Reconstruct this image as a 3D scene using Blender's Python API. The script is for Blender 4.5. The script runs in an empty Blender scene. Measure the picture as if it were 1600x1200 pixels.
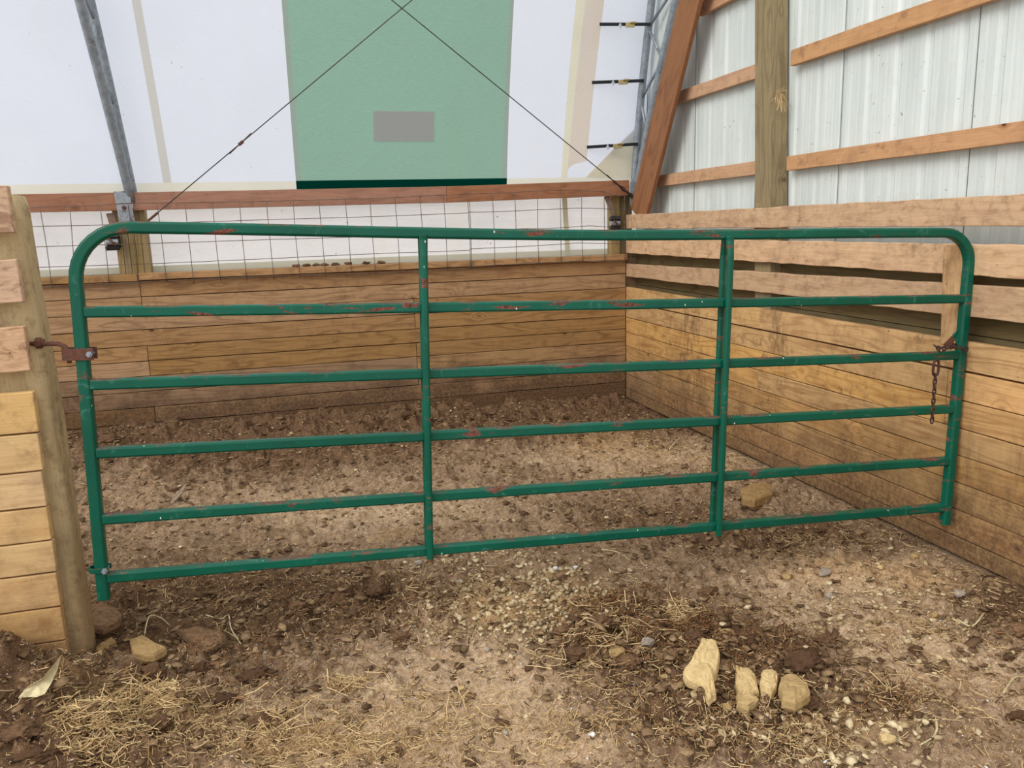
import bpy, bmesh, math, random
import numpy as np
from mathutils import Vector, Matrix
random.seed(7)
rng = np.random.default_rng(7)
sc = bpy.context.scene
COL = sc.collection

# ------------------------------------------------------------------ camera
F = 1248.115                                   # focal length in pixels of a 1600 px wide frame
RM = np.array([[0.96048053, 0.08068036, -0.26639789],
               [-0.27687226, 0.17852966, -0.94417631],
               [-0.02861656, 0.98062115, 0.19381241]])
CP = np.array([-3.23202909, -7.2491574, 1.75])
cam = bpy.data.cameras.new('camera')
cam.sensor_width = 36.0
cam.lens = F * 36.0 / 1600.0
cam.clip_start = 0.05
cam_ob = bpy.data.objects.new('camera', cam)
COL.objects.link(cam_ob)
M4 = Matrix([[*RM[0], CP[0]], [*RM[1], CP[1]], [*RM[2], CP[2]], [0, 0, 0, 1]])
cam_ob.matrix_world = M4
sc.camera = cam_ob

# ------------------------------------------------------------------ world, light, exposure
world = bpy.data.worlds.new('sky')
sc.world = world
world.use_nodes = True
wn = world.node_tree
wn.nodes.clear()
w_out = wn.nodes.new('ShaderNodeOutputWorld')
w_bg = wn.nodes.new('ShaderNodeBackground')
w_tc = wn.nodes.new('ShaderNodeTexCoord')
w_sep = wn.nodes.new('ShaderNodeSeparateXYZ')
w_ramp = wn.nodes.new('ShaderNodeValToRGB')
w_mr = wn.nodes.new('ShaderNodeMapRange')
w_mr.inputs['From Min'].default_value = -1
w_mr.inputs['From Max'].default_value = 1
wn.links.new(w_tc.outputs['Generated'], w_sep.inputs[0])
wn.links.new(w_sep.outputs['Z'], w_mr.inputs['Value'])
wn.links.new(w_mr.outputs[0], w_ramp.inputs[0])
cr = w_ramp.color_ramp
cr.elements[0].position = 0.46
cr.elements[0].color = (0.50, 0.48, 0.45, 1)
cr.elements[1].position = 0.52
cr.elements[1].color = (0.88, 0.91, 0.93, 1)
e = cr.elements.new(0.97)
e.color = (1.0, 1.0, 1.0, 1)
wn.links.new(w_ramp.outputs[0], w_bg.inputs[0])
w_bg.inputs[1].default_value = 1.38
wn.links.new(w_bg.outputs[0], w_out.inputs[0])

sun = bpy.data.lights.new('soft_sun', 'SUN')
sun.energy = 1.5
sun.angle = math.radians(30)
sun.color = (1.0, 0.97, 0.92)
sun_ob = bpy.data.objects.new('soft_sun', sun)
COL.objects.link(sun_ob)
sun_ob.location = (-6, -9, 8)
sun_ob.rotation_euler = Vector((0.74, 0.36, -0.60)).to_track_quat('-Z', 'Y').to_euler()

sc.view_settings.view_transform = 'Standard'
sc.view_settings.look = 'None'
sc.view_settings.gamma = 1.0
sc.view_settings.use_curve_mapping = False
sc.view_settings.exposure = 0.0

# ------------------------------------------------------------------ helpers
def ray(u, v):
    return RM @ np.array([u - 800.0, -(v - 600.0), -F])

def at(u, v, ax, val):
    """the point of the plane (axis ax = val) that stands at that place of the photo"""
    r = ray(u, v)
    t = (val - CP[ax]) / r[ax]
    return Vector(CP + t * r)

def lin(c):
    return tuple(((x / 255.0) / 12.92 if x / 255.0 <= 0.04045 else ((x / 255.0 + 0.055) / 1.055) ** 2.4) for x in c) + (1.0,)

def tag(o, label=None, cat=None, group=None, kind=None):
    if label: o['label'] = label
    if cat: o['category'] = cat
    if group: o['group'] = group
    if kind: o['kind'] = kind
    return o

def empty(name, loc=(0, 0, 0)):
    o = bpy.data.objects.new(name, None)
    o.location = loc
    o.empty_display_size = 0.1
    COL.objects.link(o)
    return o

class MB:
    """collects shapes and links them as one mesh; gc = grain coordinates in metres along the wood"""
    def __init__(self):
        self.v = []; self.f = []; self.g = []; self.p = []
    def add(self, vs, fs, gs=None, pid=0.0):
        o = len(self.v)
        self.v += [tuple(x) for x in vs]
        self.f += [tuple(i + o for i in f) for f in fs]
        self.g += [tuple(x) for x in (gs if gs is not None else vs)]
        self.p += [pid] * len(vs)
    def board(self, p0, p1, up, w, t, seg=1, wob=0.0, w1=None, pid=None, edge=0.0):
        """p0,p1: centre line of the face; up: width direction; thickness t goes along cross(dir, up) both ways /2"""
        p0 = Vector(p0); p1 = Vector(p1); d = (p1 - p0); L = d.length; d.normalize()
        up = Vector(up); up = (up - up.dot(d) * d).normalized()
        n = d.cross(up)
        if w1 is None: w1 = w
        if pid is None: pid = random.random()
        ox, oy, oz = random.uniform(0, 60), random.uniform(0, 30), random.uniform(0, 30)
        vs = []; gs = []
        ph = random.uniform(0, 9); fa = random.uniform(0.6, 1.4)
        for i in range(seg + 1):
            s = i / seg
            ww = w + (w1 - w) * s
            off = wob * math.sin(ph + s * L * fa * 1.7) if wob else 0.0
            ea = random.uniform(-edge, edge); eb = random.uniform(-edge, edge)
            c = p0 + d * (L * s) + up * off
            for (a, b) in ((-1, -1), (1, -1), (1, 1), (-1, 1)):
                e_ = ea if a < 0 else eb
                vs.append(c + up * (a * ww / 2 + e_) + n * (b * t / 2))
                gs.append((L * s + ox, a * ww / 2 + oy, b * t / 2 + oz))
        fs = [(3, 2, 1, 0), tuple(seg * 4 + k for k in (0, 1, 2, 3))]
        for i in range(seg):
            a = i * 4; b = a + 4
            for k in range(4):
                k2 = (k + 1) % 4
                fs.append((a + k, a + k2, b + k2, b + k))
        self.add(vs, fs, gs, pid)
    def box(self, lo, hi):
        lo = Vector(lo); hi = Vector(hi)
        c = (lo + hi) / 2
        self.board((lo.x, c.y, c.z), (hi.x, c.y, c.z), (0, 0, 1), hi.z - lo.z, hi.y - lo.y)
    def sweep(self, pts, prof, up=(0, 0, 1), closed=False, cap=True, scales=None):
        """prof: list of (a, b): a along the in-plane normal, b along the fixed up"""
        pts = [Vector(p) for p in pts]; n = len(pts); m = len(prof)
        vs = []; gs = []; L = 0
        upv = Vector(up)
        for i, p in enumerate(pts):
            if closed: t = pts[(i + 1) % n] - pts[i - 1]
            else: t = pts[min(i + 1, n - 1)] - pts[max(i - 1, 0)]
            t.normalize()
            s = t.cross(upv)
            if s.length < 1e-4: s = t.cross(Vector((0.3, 0.8, 0.5)))
            s.normalize(); w = s.cross(t).normalized()
            k = scales[i] if scales else 1.0
            if i: L += (p - pts[i - 1]).length
            for (a, b) in prof:
                vs.append(p + s * a * k + w * b * k); gs.append((L, a, b))
        fs = []
        for i in range(n if closed else n - 1):
            a = i * m; b = ((i + 1) % n) * m
            for k in range(m):
                k2 = (k + 1) % m
                fs.append((a + k2, a + k, b + k, b + k2))
        if cap and not closed:
            fs.append(tuple(range(m)))
            fs.append(tuple((n - 1) * m + k for k in reversed(range(m))))
        self.add(vs, fs, gs, random.random())
    def tube(self, pts, r, n=8, closed=False, up=(0.13, 0.2, 0.97), scales=None):
        self.sweep(pts, circle(r, n), up, closed, True, scales)
    def build(self, name, mat, parent=None, smooth=False, bevel=0.0, bseg=2):
        me = bpy.data.meshes.new(name)
        me.from_pydata([tuple(x) for x in self.v], [], self.f)
        me.attributes.new('gc', 'FLOAT_VECTOR', 'POINT').data.foreach_set('vector', np.array(self.g, dtype=np.float32).ravel())
        me.attributes.new('pid', 'FLOAT', 'POINT').data.foreach_set('value', np.array(self.p, dtype=np.float32))
        if smooth:
            me.polygons.foreach_set('use_smooth', [True] * len(me.polygons))
        me.materials.append(mat)
        me.update()
        o = bpy.data.objects.new(name, me)
        COL.objects.link(o)
        if parent: o.parent = parent
        if bevel:
            b = o.modifiers.new('bevel', 'BEVEL'); b.width = bevel; b.segments = bseg; b.limit_method = 'ANGLE'
            b.angle_limit = math.radians(40)
        return o

def circle(r, n=8):
    return [(r * math.cos(2 * math.pi * k / n), r * math.sin(2 * math.pi * k / n)) for k in range(n)]

def rsquare(w, h, c):
    a, b = w / 2, h / 2
    return [(a, -b + c), (a, b - c), (a - c, b), (-a + c, b), (-a, b - c), (-a, -b + c), (-a + c, -b), (a - c, -b)]

# ------------------------------------------------------------------ material helpers
class NT:
    def __init__(self, name):
        self.m = bpy.data.materials.new(name); self.m.use_nodes = True
        self.t = self.m.node_tree; self.t.nodes.clear()
        self.out = self.t.nodes.new('ShaderNodeOutputMaterial')
    def n(self, typ, ins=None, **kw):
        nd = self.t.nodes.new('ShaderNode' + typ)
        for k, v in kw.items(): setattr(nd, k, v)
        for k, v in (ins or {}).items(): self.put(nd, k, v)
        return nd
    def put(self, nd, k, v):
        if isinstance(v, bpy.types.NodeSocket): self.t.links.new(v, nd.inputs[k])
        else: nd.inputs[k].default_value = v
    def math(self, op, a, b=0.0, c=None, clamp=False):
        nd = self.n('Math', operation=op, use_clamp=clamp)
        self.put(nd, 0, a); self.put(nd, 1, b)
        if c is not None: self.put(nd, 2, c)
        return nd.outputs[0]
    def mul(self, a, b): return self.math('MULTIPLY', a, b)
    def addm(self, a, b): return self.math('ADD', a, b)
    def mr(self, v, a, b, c=0.0, d=1.0, smooth=False):
        nd = self.n('MapRange', {'Value': v, 'From Min': a, 'From Max': b, 'To Min': c, 'To Max': d})
        if smooth: nd.interpolation_type = 'SMOOTHSTEP'
        return nd.outputs[0]
    def mix(self, f, a, b, mode='MIX'):
        nd = self.n('Mix', data_type='RGBA', blend_type=mode)
        self.put(nd, 0, f); self.put(nd, 6, a); self.put(nd, 7, b)
        return nd.outputs[2]
    def noise(self, v, scale, detail=3, rough=0.55, dist=0.0, out=0):
        return self.n('TexNoise', {'Vector': v, 'Scale': scale, 'Detail': detail, 'Roughness': rough, 'Distortion': dist}).outputs[out]
    def voro(self, v, scale, rand=1.0, feature='F1', out=0):
        nd = self.n('TexVoronoi', feature=feature)
        self.put(nd, 'Vector', v); self.put(nd, 'Scale', scale); self.put(nd, 'Randomness', rand)
        return nd.outputs[out]
    def scale(self, v, s, off=(0, 0, 0)):
        nd = self.n('Mapping', {'Vector': v}); nd.inputs['Scale'].default_value = s; nd.inputs['Location'].default_value = off
        return nd.outputs[0]
    def bsdf(self, color, rough=0.7, metal=0.0, height=None, bump=0.3, dist=0.01, spec=0.5):
        p = self.n('BsdfPrincipled')
        self.put(p, 'Base Color', color); self.put(p, 'Roughness', rough); self.put(p, 'Metallic', metal)
        self.put(p, 'Specular IOR Level', spec)
        if height is not None:
            b = self.n('Bump', {'Height': height, 'Strength': bump, 'Distance': dist})
            self.t.links.new(b.outputs[0], p.inputs['Normal'])
        self.t.links.new(p.outputs[0], self.out.inputs[0])
        return p

def wood(name, base, dark, freq=26.0, contrast=0.55, dirt=(0.0, 0.35), dirt_amt=0.0, weather=0.25, streak=0.0, knots=1.0,
         jitter=0.28, rough_saw=0.0, dirt_col=(84, 62, 46), grey=(120, 98, 84)):
    t = NT(name)
    gc = t.n('Attribute', attribute_name='gc').outputs['Vector']
    pid = t.n('Attribute', attribute_name='pid').outputs['Fac']
    pos = t.n('NewGeometry').outputs['Position']
    # knots
    kd = t.voro(t.scale(gc, (1.0, 1.25, 0.8)), 3.1)
    kn = t.voro(t.scale(gc, (1.0, 1.25, 0.8)), 3.1, out=1)
    ksel = t.mr(t.n('SeparateColor', {0: kn}).outputs[0], 0.30, 0.36)
    kmask = t.mul(t.mr(kd, 0.066, 0.04, smooth=True), t.mul(ksel, knots))
    kf = t.mul(t.mr(kd, 0.30, 0.0, smooth=True), t.mul(ksel, 0.22))
    n1 = t.noise(t.scale(gc, (0.85, 6.5, 6.5)), 1.0, 2, 0.5, 0.25)
    field = t.addm(n1, kf)
    ring = t.math('SINE', t.mul(field, freq * 6.2832 * 0.55))
    ring = t.mr(ring, -0.35, 1.0, 0, 1)
    ring = t.math('POWER', ring, 2.2)
    fib = t.noise(t.scale(gc, (5.0, 170.0, 170.0)), 1.0, 2, 0.6)
    blot = t.noise(gc, 5.5, 4, 0.62)
    blot2 = t.noise(t.scale(gc, (1.2, 3.0, 3.0), (9, 4, 2)), 2.2, 3, 0.6)
    rmask = t.mul(ring, t.mr(blot2, 0.3, 0.7, 0.35, 1.0))
    col = t.mix(t.mul(rmask, contrast), lin(base), lin(dark))
    col = t.mix(t.mr(fib, 0.35, 0.75, 0.0, 0.42), col, lin(dark))
    col = t.mix(kmask, col, lin((78, 48, 30)))
    col = t.mix(t.mul(t.mr(kd, 0.14, 0.06, smooth=True), t.mul(ksel, 0.35 * knots)), col, lin((120, 74, 42)))
    # each board has its own tone
    hsv = t.n('HueSaturation', {'Color': col, 'Value': t.mr(pid, 0, 1, 1 - jitter, 1 + jitter * 0.55),
                                'Hue': t.mr(t.math('FRACT', t.mul(pid, 7.31)), 0, 1, 0.497, 0.503),
                                'Saturation': t.mr(t.math('FRACT', t.mul(pid, 3.7)), 0, 1, 0.86, 1.06)})
    col = hsv.outputs[0]
    # weathering: grey, irregular smears and dark flecks
    col = t.mix(t.mul(t.mr(blot, 0.5, 0.78), weather), col, lin(grey))
    fleck = t.noise(t.scale(gc, (9.0, 40.0, 40.0), (3, 7, 1)), 1.0, 6, 0.75, 0.6)
    col = t.mix(t.mul(t.mr(fleck, 0.60, 0.76), min(1.0, 0.30 + weather * 0.8)), col, lin((92, 66, 50)))
    mt = t.noise(t.scale(pos, (1, 1, 1), (7, 1, 3)), 13.0, 6, 0.75)
    mt2 = t.noise(pos, 2.0, 3, 0.6)
    col = t.mix(t.mul(t.mul(t.mr(mt, 0.50, 0.66), t.mr(mt2, 0.40, 0.62, 0.15, 1.0)), weather * 1.1), col, lin((104, 76, 54)))
    dots = t.voro(gc, 7.5)
    col = t.mix(t.mul(t.mr(dots, 0.042, 0.03), 0.75), col, lin((48, 34, 26)))
    h = t.addm(t.mul(fib, 0.35), t.mul(ring, 0.25))
    if rough_saw:
        rs = t.noise(t.scale(gc, (9.0, 22.0, 22.0)), 1.0, 5, 0.65, 1.0)
        col = t.mix(t.mul(t.mr(rs, 0.42, 0.62), rough_saw * 0.45), col, lin((232, 194, 158)))
        col = t.mix(t.mul(t.mr(rs, 0.46, 0.36), rough_saw * 0.55), col, lin((120, 84, 62)))
        h = t.addm(h, t.mul(rs, 2.4 * rough_saw))
    if streak:
        sp = t.noise(t.scale(pos, (6.0, 2.6, 0.9)), 1.0, 1, 0.4)
        sf = t.noise(t.scale(pos, (26.0, 26.0, 6.0)), 1.0, 5, 0.7)
        sm = t.mul(t.mr(sp, 0.54, 0.66), t.mr(sf, 0.44, 0.60))
        col = t.mix(t.mul(sm, streak), col, lin((86, 62, 44)))
    if dirt_amt:
        z = t.n('SeparateXYZ', {0: pos}).outputs[2]
        dn = t.noise(pos, 3.2, 5, 0.65)
        zz = t.addm(z, t.mul(t.addm(dn, -0.5), -0.75))
        dm = t.mr(zz, dirt[1], dirt[0], 0.0, 1.0, smooth=True)
        dfine = t.noise(t.scale(pos, (1, 1, 1)), 38.0, 4, 0.7)
        dmm = t.mul(dm, t.mr(dfine, 0.25, 0.6, 0.45, 1.0))
        col = t.mix(t.mul(dmm, dirt_amt), col, lin(dirt_col))
        chips = t.noise(pos, 95.0, 2, 0.6)
        col = t.mix(t.mul(t.mul(t.mr(chips, 0.66, 0.70), dm), 0.6), col, lin((196, 166, 126)))
        h = t.addm(h, t.mul(t.mul(dfine, dm), 1.2))
    t.bsdf(col, 0.72, 0, h, 0.45, 0.0035, 0.25)
    return t.m

# ------------------------------------------------------------------ materials
W_BACK = wood('back_planks', (180, 140, 94), (116, 80, 48), 15, 0.68, (0.20, 0.60), 0.95, 0.45, knots=1.0, jitter=0.2, grey=(140, 108, 78), dirt_col=(82, 60, 44))  # weathered brown, base also darkened for the shade of the unbuilt roof
W_RIGHT = wood('right_planks', (220, 174, 112), (158, 106, 56), 15, 0.70, (0.0, 0.80), 0.9, 0.6, streak=0.55, jitter=0.16, grey=(150, 112, 74))
W_SLAT = wood('slat_board', (224, 182, 136), (180, 130, 90), 11, 0.45, weather=0.55, rough_saw=0.4, grey=(150, 118, 92))
W_RAIL = wood('red_brown_rail', (176, 124, 94), (130, 82, 56), 12, 0.5, weather=0.35, knots=1.0, jitter=0.1)
W_BRACE = wood('orange_brown_brace', (152, 104, 66), (100, 60, 34), 9, 0.6, weather=0.15, jitter=0.08)
W_GIRT = wood('girt_wood', (206, 160, 120), (166, 118, 82), 10, 0.35, weather=0.5, jitter=0.08, grey=(150, 112, 84))
W_POST = wood('olive_post', (162, 140, 98), (104, 84, 52), 14, 0.55, weather=0.30, jitter=0.12, grey=(118, 104, 76))
W_POSTF = wood('front_post', (202, 176, 126), (150, 122, 80), 9, 0.35, (0.0, 0.8), 0.6, 0.6, jitter=0.02, streak=0.3, grey=(140, 118, 84), dirt_col=(130, 100, 70))
W_LEFT = wood('left_planks', (222, 184, 128), (184, 138, 86), 10, 0.45, (0.05, 0.6), 0.7, 0.5, streak=0.6, jitter=0.12, dirt_col=(132, 92, 62))
W_LEFTR = wood('rough_sawn', (204, 166, 132), (160, 116, 86), 10, 0.3, weather=0.45, rough_saw=1.0, jitter=0.12)
W_DARK = wood('treated_olive', (122, 106, 70), (76, 62, 38), 13, 0.6, weather=0.3, jitter=0.15)

def m_gate():
    t = NT('green_enamel')
    g = t.n('TexCoord').outputs['Object']
    big = t.noise(g, 2.2, 3, 0.6)
    mid = t.noise(t.scale(g, (5, 12, 30)), 1.0, 4, 0.65, 0.4)
    fine = t.noise(g, 85.0, 3, 0.6)
    rust = t.mul(t.mr(mid, 0.575, 0.59), t.mr(big, 0.53, 0.57))
    nrm = t.n('SeparateXYZ', {0: t.n('TexCoord').outputs['Normal']}).outputs[2]
    top = t.mul(t.mr(nrm, 0.5, 0.8), t.mul(t.mr(t.noise(t.scale(g, (5, 5, 5), (3, 1, 2)), 1.0, 4, 0.65), 0.52, 0.58), 0.75))
    rust = t.math('MAXIMUM', rust, top)
    col = t.mix(t.mr(big, 0.3, 0.7), lin((0, 76, 58)), lin((2, 94, 73)))
    sc_ = t.mr(t.noise(t.scale(g, (14, 14, 14), (5, 5, 5)), 1.0, 4, 0.7, 1.0), 0.60, 0.72)
    col = t.mix(t.mul(sc_, 0.35), col, lin((96, 148, 132)))
    col = t.mix(rust, col, t.mix(t.mr(fine, 0.35, 0.65), lin((84, 48, 40)), lin((134, 84, 70))))
    wd = t.voro(t.scale(g, (1, 1, 0.55)), 17.0)
    wsz = t.mr(t.noise(g, 6.0, 1, 0.5), 0.4, 0.7, 0.035, 0.075)
    wm = t.math('LESS_THAN', wd, wsz)
    col = t.mix(t.mul(wm, 0.85), col, lin((222, 226, 214)))
    rough = t.mr(t.addm(rust, t.mul(sc_, 0.4)), 0, 1, 0.36, 0.85)
    t.bsdf(col, rough, 0, t.addm(t.mul(fine, 0.4), t.mul(rust, -0.5)), 0.18, 0.002, 0.32)
    return t.m
GREEN = m_gate()

def m_metal(name, c1, c2, rough=0.45, metal=0.6, rustamt=0.0, scale=14.0):
    t = NT(name)
    g = t.n('TexCoord').outputs['Object']
    a = t.noise(g, scale, 4, 0.6)
    v = t.n('SeparateColor', {0: t.voro(g, scale * 5, out=1)}).outputs[0]
    col = t.mix(t.mr(a, 0.3, 0.7), lin(c1), lin(c2))
    col = t.mix(t.mul(v, 0.18), col, lin(tuple(min(255, x + 40) for x in c2)))
    rough_ = rough
    if rustamt:
        rm = t.mr(t.noise(t.scale(g, (1, 1, 1), (4, 4, 4)), scale * 0.6, 4, 0.65), 0.66 - 0.25 * rustamt, 0.72 - 0.2 * rustamt)
        col = t.mix(rm, col, lin((108, 62, 44)))
        rough_ = t.mr(rm, 0, 1, rough, 0.9)
    t.bsdf(col, rough_, metal, t.noise(g, scale * 8, 3, 0.6), 0.12, 0.002)
    return t.m
GALV = m_metal('galvanised_steel', (118, 126, 136), (158, 166, 174), 0.5, 0.35, 0.10)
BRACKET = m_metal('bracket_steel', (126, 134, 142), (156, 162, 168), 0.55, 0.35, 0.30)
RUSTY = m_metal('rusty_iron', (78, 52, 42), (112, 70, 54), 0.8, 0.2, 0.6, 60)
CHAINM = m_metal('dark_chain_steel', (52, 34, 32), (84, 56, 50), 0.6, 0.35, 0.4, 60)
DARKM = m_metal('black_steel', (30, 30, 32), (58, 58, 60), 0.5, 0.4, 0.15, 40)
WIRE = m_metal('mesh_wire', (92, 80, 74), (122, 108, 98), 0.7, 0.2, 0.5, 20)
CABLE = m_metal('steel_cable', (56, 56, 58), (92, 92, 92), 0.55, 0.4, 0.1, 30)
BRASS = m_metal('buckle_brass', (150, 132, 84), (196, 178, 128), 0.35, 0.7, 0.0, 60)

def simple(name, c, rough=0.8, var=0.15, scale=30.0, bump=0.2):
    t = NT(name)
    g = t.n('TexCoord').outputs['Object']
    a = t.noise(g, scale, 4, 0.65)
    col = t.mix(t.mr(a, 0.3, 0.7), lin(tuple(x * (1 - var) for x in c)), lin(tuple(min(255, x * (1 + var)) for x in c)))
    t.bsdf(col, rough, 0, a, bump, 0.004)
    return t.m
BLACKW = simple('black_webbing', (24, 26, 30), 0.8, 0.2, 200)
BROWNW = simple('brown_webbing', (128, 108, 92), 0.85, 0.15, 60)

def fabric(name, c, transl, dirt=0.25, weave=0.06, speck=0.6, wrinkle=0.0):
    """woven cover: part of the light is reflected, part comes through from outside"""
    t = NT(name)
    pos = t.n('NewGeometry').outputs['Position']
    n1 = t.noise(pos, 1.1, 4, 0.6)
    st = t.noise(t.scale(pos, (1.6, 1.6, 0.5), (2, 2, 2)), 1.6, 3, 0.55)
    col = t.mix(t.mul(t.mr(n1, 0.48, 0.75), dirt), lin(c), lin(tuple(x * 0.93 for x in c)))
    col = t.mix(t.mul(t.mr(st, 0.55, 0.8), dirt * 0.7), col, lin((c[0] * 0.97, c[1] * 0.96, c[2] * 0.88)))
    wv = t.noise(t.scale(pos, (26, 26, 150)), 1.0, 2, 0.6)
    col = t.mix(t.mul(t.mr(wv, 0.3, 0.7), weave), col, lin(tuple(x * 0.72 for x in c)))
    sp = t.noise(pos, 26.0, 2, 0.5)
    sp2 = t.noise(pos, 2.3, 2, 0.5)
    col = t.mix(t.mul(t.mul(t.mr(sp, 0.735, 0.76), t.mr(sp2, 0.45, 0.6)), speck), col, lin((150, 140, 128)))
    dif = t.n('BsdfDiffuse', {'Color': col, 'Roughness': 0.5})
    tr = t.n('BsdfTranslucent', {'Color': col})
    mx = t.n('MixShader', {0: transl})
    if wrinkle:
        b = t.n('Bump', {'Height': t.noise(t.scale(pos, (1.2, 1.2, 5.0)), 2.0, 4, 0.55, 0.6), 'Strength': wrinkle, 'Distance': 0.05})
        t.t.links.new(b.outputs[0], dif.inputs['Normal'])
        t.t.links.new(b.outputs[0], tr.inputs['Normal'])
    t.t.links.new(dif.outputs[0], mx.inputs[1]); t.t.links.new(tr.outputs[0], mx.inputs[2])
    t.t.links.new(mx.outputs[0], t.out.inputs[0])
    return t.m
FAB_W = fabric('white_cover', (234, 238, 248), 0.55)
FAB_G = fabric('green_cover', (154, 190, 172), 0.5, 0.3, 0.22, 0.1)
FAB_SEAM = fabric('seam_band', (216, 215, 210), 0.45, 0.3)
FAB_GSEAM = fabric('green_seam_band', (164, 180, 168), 0.45, 0.3, 0.15)
FAB_HEM = fabric('hem_band', (236, 234, 220), 0.4, 0.5)
FAB_DG = fabric('dark_green_hem', (0, 56, 46), 0.3, 0.1)
FAB_PATCH = fabric('grey_patch', (190, 190, 192), 0.25, 0.1, 0.02, 0)
FAB_YEL = fabric('yellowed_band', (234, 231, 210), 0.45, 0.6, 0.1)
FAB_TAN = fabric('tan_flap', (228, 217, 206), 0.45, 0.6, 0.1)
FAB_GUS = fabric('gusset', (246, 242, 226), 0.25, 0.4)
FAB_SK = fabric('skirt_cover', (246, 242, 241), 0.55, 0.9, 0.1, 1.0, 0.6)

def m_corr():
    t = NT('painted_steel_sheet')
    pos = t.n('NewGeometry').outputs['Position']
    n1 = t.noise(t.scale(pos, (1, 6, 0.8)), 1.4, 4, 0.6)
    n2 = t.noise(pos, 9.0, 4, 0.65)
    n3 = t.noise(pos, 34.0, 2, 0.6)
    col = t.mix(t.mr(n1, 0.3, 0.7), lin((204, 212, 209)), lin((224, 230, 228)))
    col = t.mix(t.mul(t.mr(n2, 0.54, 0.8), 0.22), col, lin((190, 180, 170)))
    col = t.mix(t.mul(t.mr(n3, 0.71, 0.74), 0.6), col, lin((120, 104, 92)))
    t.bsdf(col, 0.5, 0.0, n3, 0.04, 0.002, 0.35)
    return t.m
STEEL = m_corr()
LAP = simple('lap_joint_dark', (120, 122, 120), 0.6, 0.1)

def m_ground():
    t = NT('barn_soil')
    pos = t.n('NewGeometry').outputs['Position']
    zone = t.n('Attribute', attribute_name='zone').outputs['Fac']
    yel = t.n('Attribute', attribute_name='yel').outputs['Fac']
    cell = t.n('Attribute', attribute_name='cell').outputs['Fac']
    n1 = t.noise(pos, 2.6, 6, 0.62)
    n2 = t.noise(pos, 17.0, 6, 0.7)
    n3 = t.noise(pos, 120.0, 4, 0.7)
    n4 = t.noise(t.scale(pos, (1, 1, 1), (5, 2, 1)), 46.0, 4, 0.7)
    z2 = t.addm(zone, t.mul(t.addm(n2, -0.5), 0.9))
    z2 = t.addm(z2, t.mul(t.addm(n1, -0.5), 0.5))
    dark = t.mix(t.mr(n4, 0.3, 0.7), lin((72, 50, 36)), lin((126, 96, 70)))
    light = t.mix(t.mr(n4, 0.3, 0.7), lin((172, 140, 108)), lin((232, 204, 170)))
    col = t.mix(t.mr(z2, 0.18, 0.78), dark, light)
    col = t.mix(t.mul(t.mr(cell, 0, 1), 0.30), col, lin((160, 126, 92)))
    col = t.mix(t.mul(t.mr(t.addm(yel, t.mul(t.addm(n2, -0.5), 0.8)), 0.2, 0.8), 0.55), col, lin((196, 156, 104)))
    # chaff flecks, light and dark, in the soil
    f1 = t.noise(t.scale(pos, (1, 1, 1), (1, 9, 3)), 210.0, 2, 0.5)
    col = t.mix(t.mul(t.mr(f1, 0.64, 0.70), 0.7), col, lin((214, 188, 148)))
    f2 = t.noise(pos, 150.0, 3, 0.6)
    col = t.mix(t.mul(t.mr(f2, 0.44, 0.34), 0.65), col, lin((58, 42, 34)))
    vv = t.voro(pos, 36.0)
    sel = t.n('SeparateColor', {0: t.voro(pos, 36.0, out=1)}).outputs[0]
    col = t.mix(t.mul(t.mr(vv, 0.13, 0.09), t.mul(t.mr(sel, 0.80, 0.84), 0.85)), col, lin((226, 218, 204)))
    h = t.addm(t.mul(n2, 1.0), t.addm(t.mul(n4, 0.6), t.mul(n3, 0.35)))
    t.bsdf(col, 0.9, 0, h, 0.9, 0.02, 0.2)
    return t.m
SOIL = m_ground()

def m_attr(name, c1, c2, rough=0.85, c3=None, spread=40.0, bump=0.5):
    t = NT(name)
    pid = t.n('Attribute', attribute_name='pid').outputs['Fac']
    g = t.n('NewGeometry').outputs['Position']
    a = t.noise(g, spread, 4, 0.65)
    col = t.mix(pid, lin(c1), lin(c2))
    if c3: col = t.mix(t.mul(t.mr(a, 0.45, 0.7), 0.7), col, lin(c3))
    t.bsdf(col, rough, 0, a, bump, 0.006 + 0.006 * (bump > 0.9), 0.25)
    return t.m
STRAW = m_attr('straw', (160, 124, 80), (238, 210, 158), 0.7)
CRUMB = m_attr('soil_crumb', (84, 62, 44), (164, 136, 102), 0.95, (110, 82, 58), 90)
FIBRE = m_attr('dung_fibre', (58, 38, 26), (156, 114, 74), 0.9)
PEBBLE = m_attr('pebble', (164, 140, 104), (226, 208, 170), 0.85, (150, 124, 92), 70)
CLOD = m_attr('dung_clod', (82, 58, 40), (132, 102, 74), 0.95, (56, 38, 28), 60)
ROCK = m_attr('tan_stone', (148, 118, 76), (216, 190, 138), 0.9, (178, 148, 102), 34, 1.0)
GREYROCK = m_attr('grey_stone', (150, 138, 124), (170, 158, 144), 0.85, (120, 104, 92), 40)
WHITEB = m_attr('white_bits', (206, 206, 208), (236, 236, 238), 0.7)

# ------------------------------------------------------------------ terrain height
def vnoise(x, y, lam, seed):
    r = np.random.default_rng(seed); T = r.random((256, 256))
    fx, fy = x / lam, y / lam
    ix, iy = np.floor(fx).astype(int), np.floor(fy).astype(int)
    tx, ty = fx - ix, fy - iy
    tx = tx * tx * (3 - 2 * tx); ty = ty * ty * (3 - 2 * ty)
    g = lambda a, b: T[a % 256, b % 256]
    return (g(ix, iy) * (1 - tx) + g(ix + 1, iy) * tx) * (1 - ty) + (g(ix, iy + 1) * (1 - tx) + g(ix + 1, iy + 1) * tx) * ty

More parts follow.
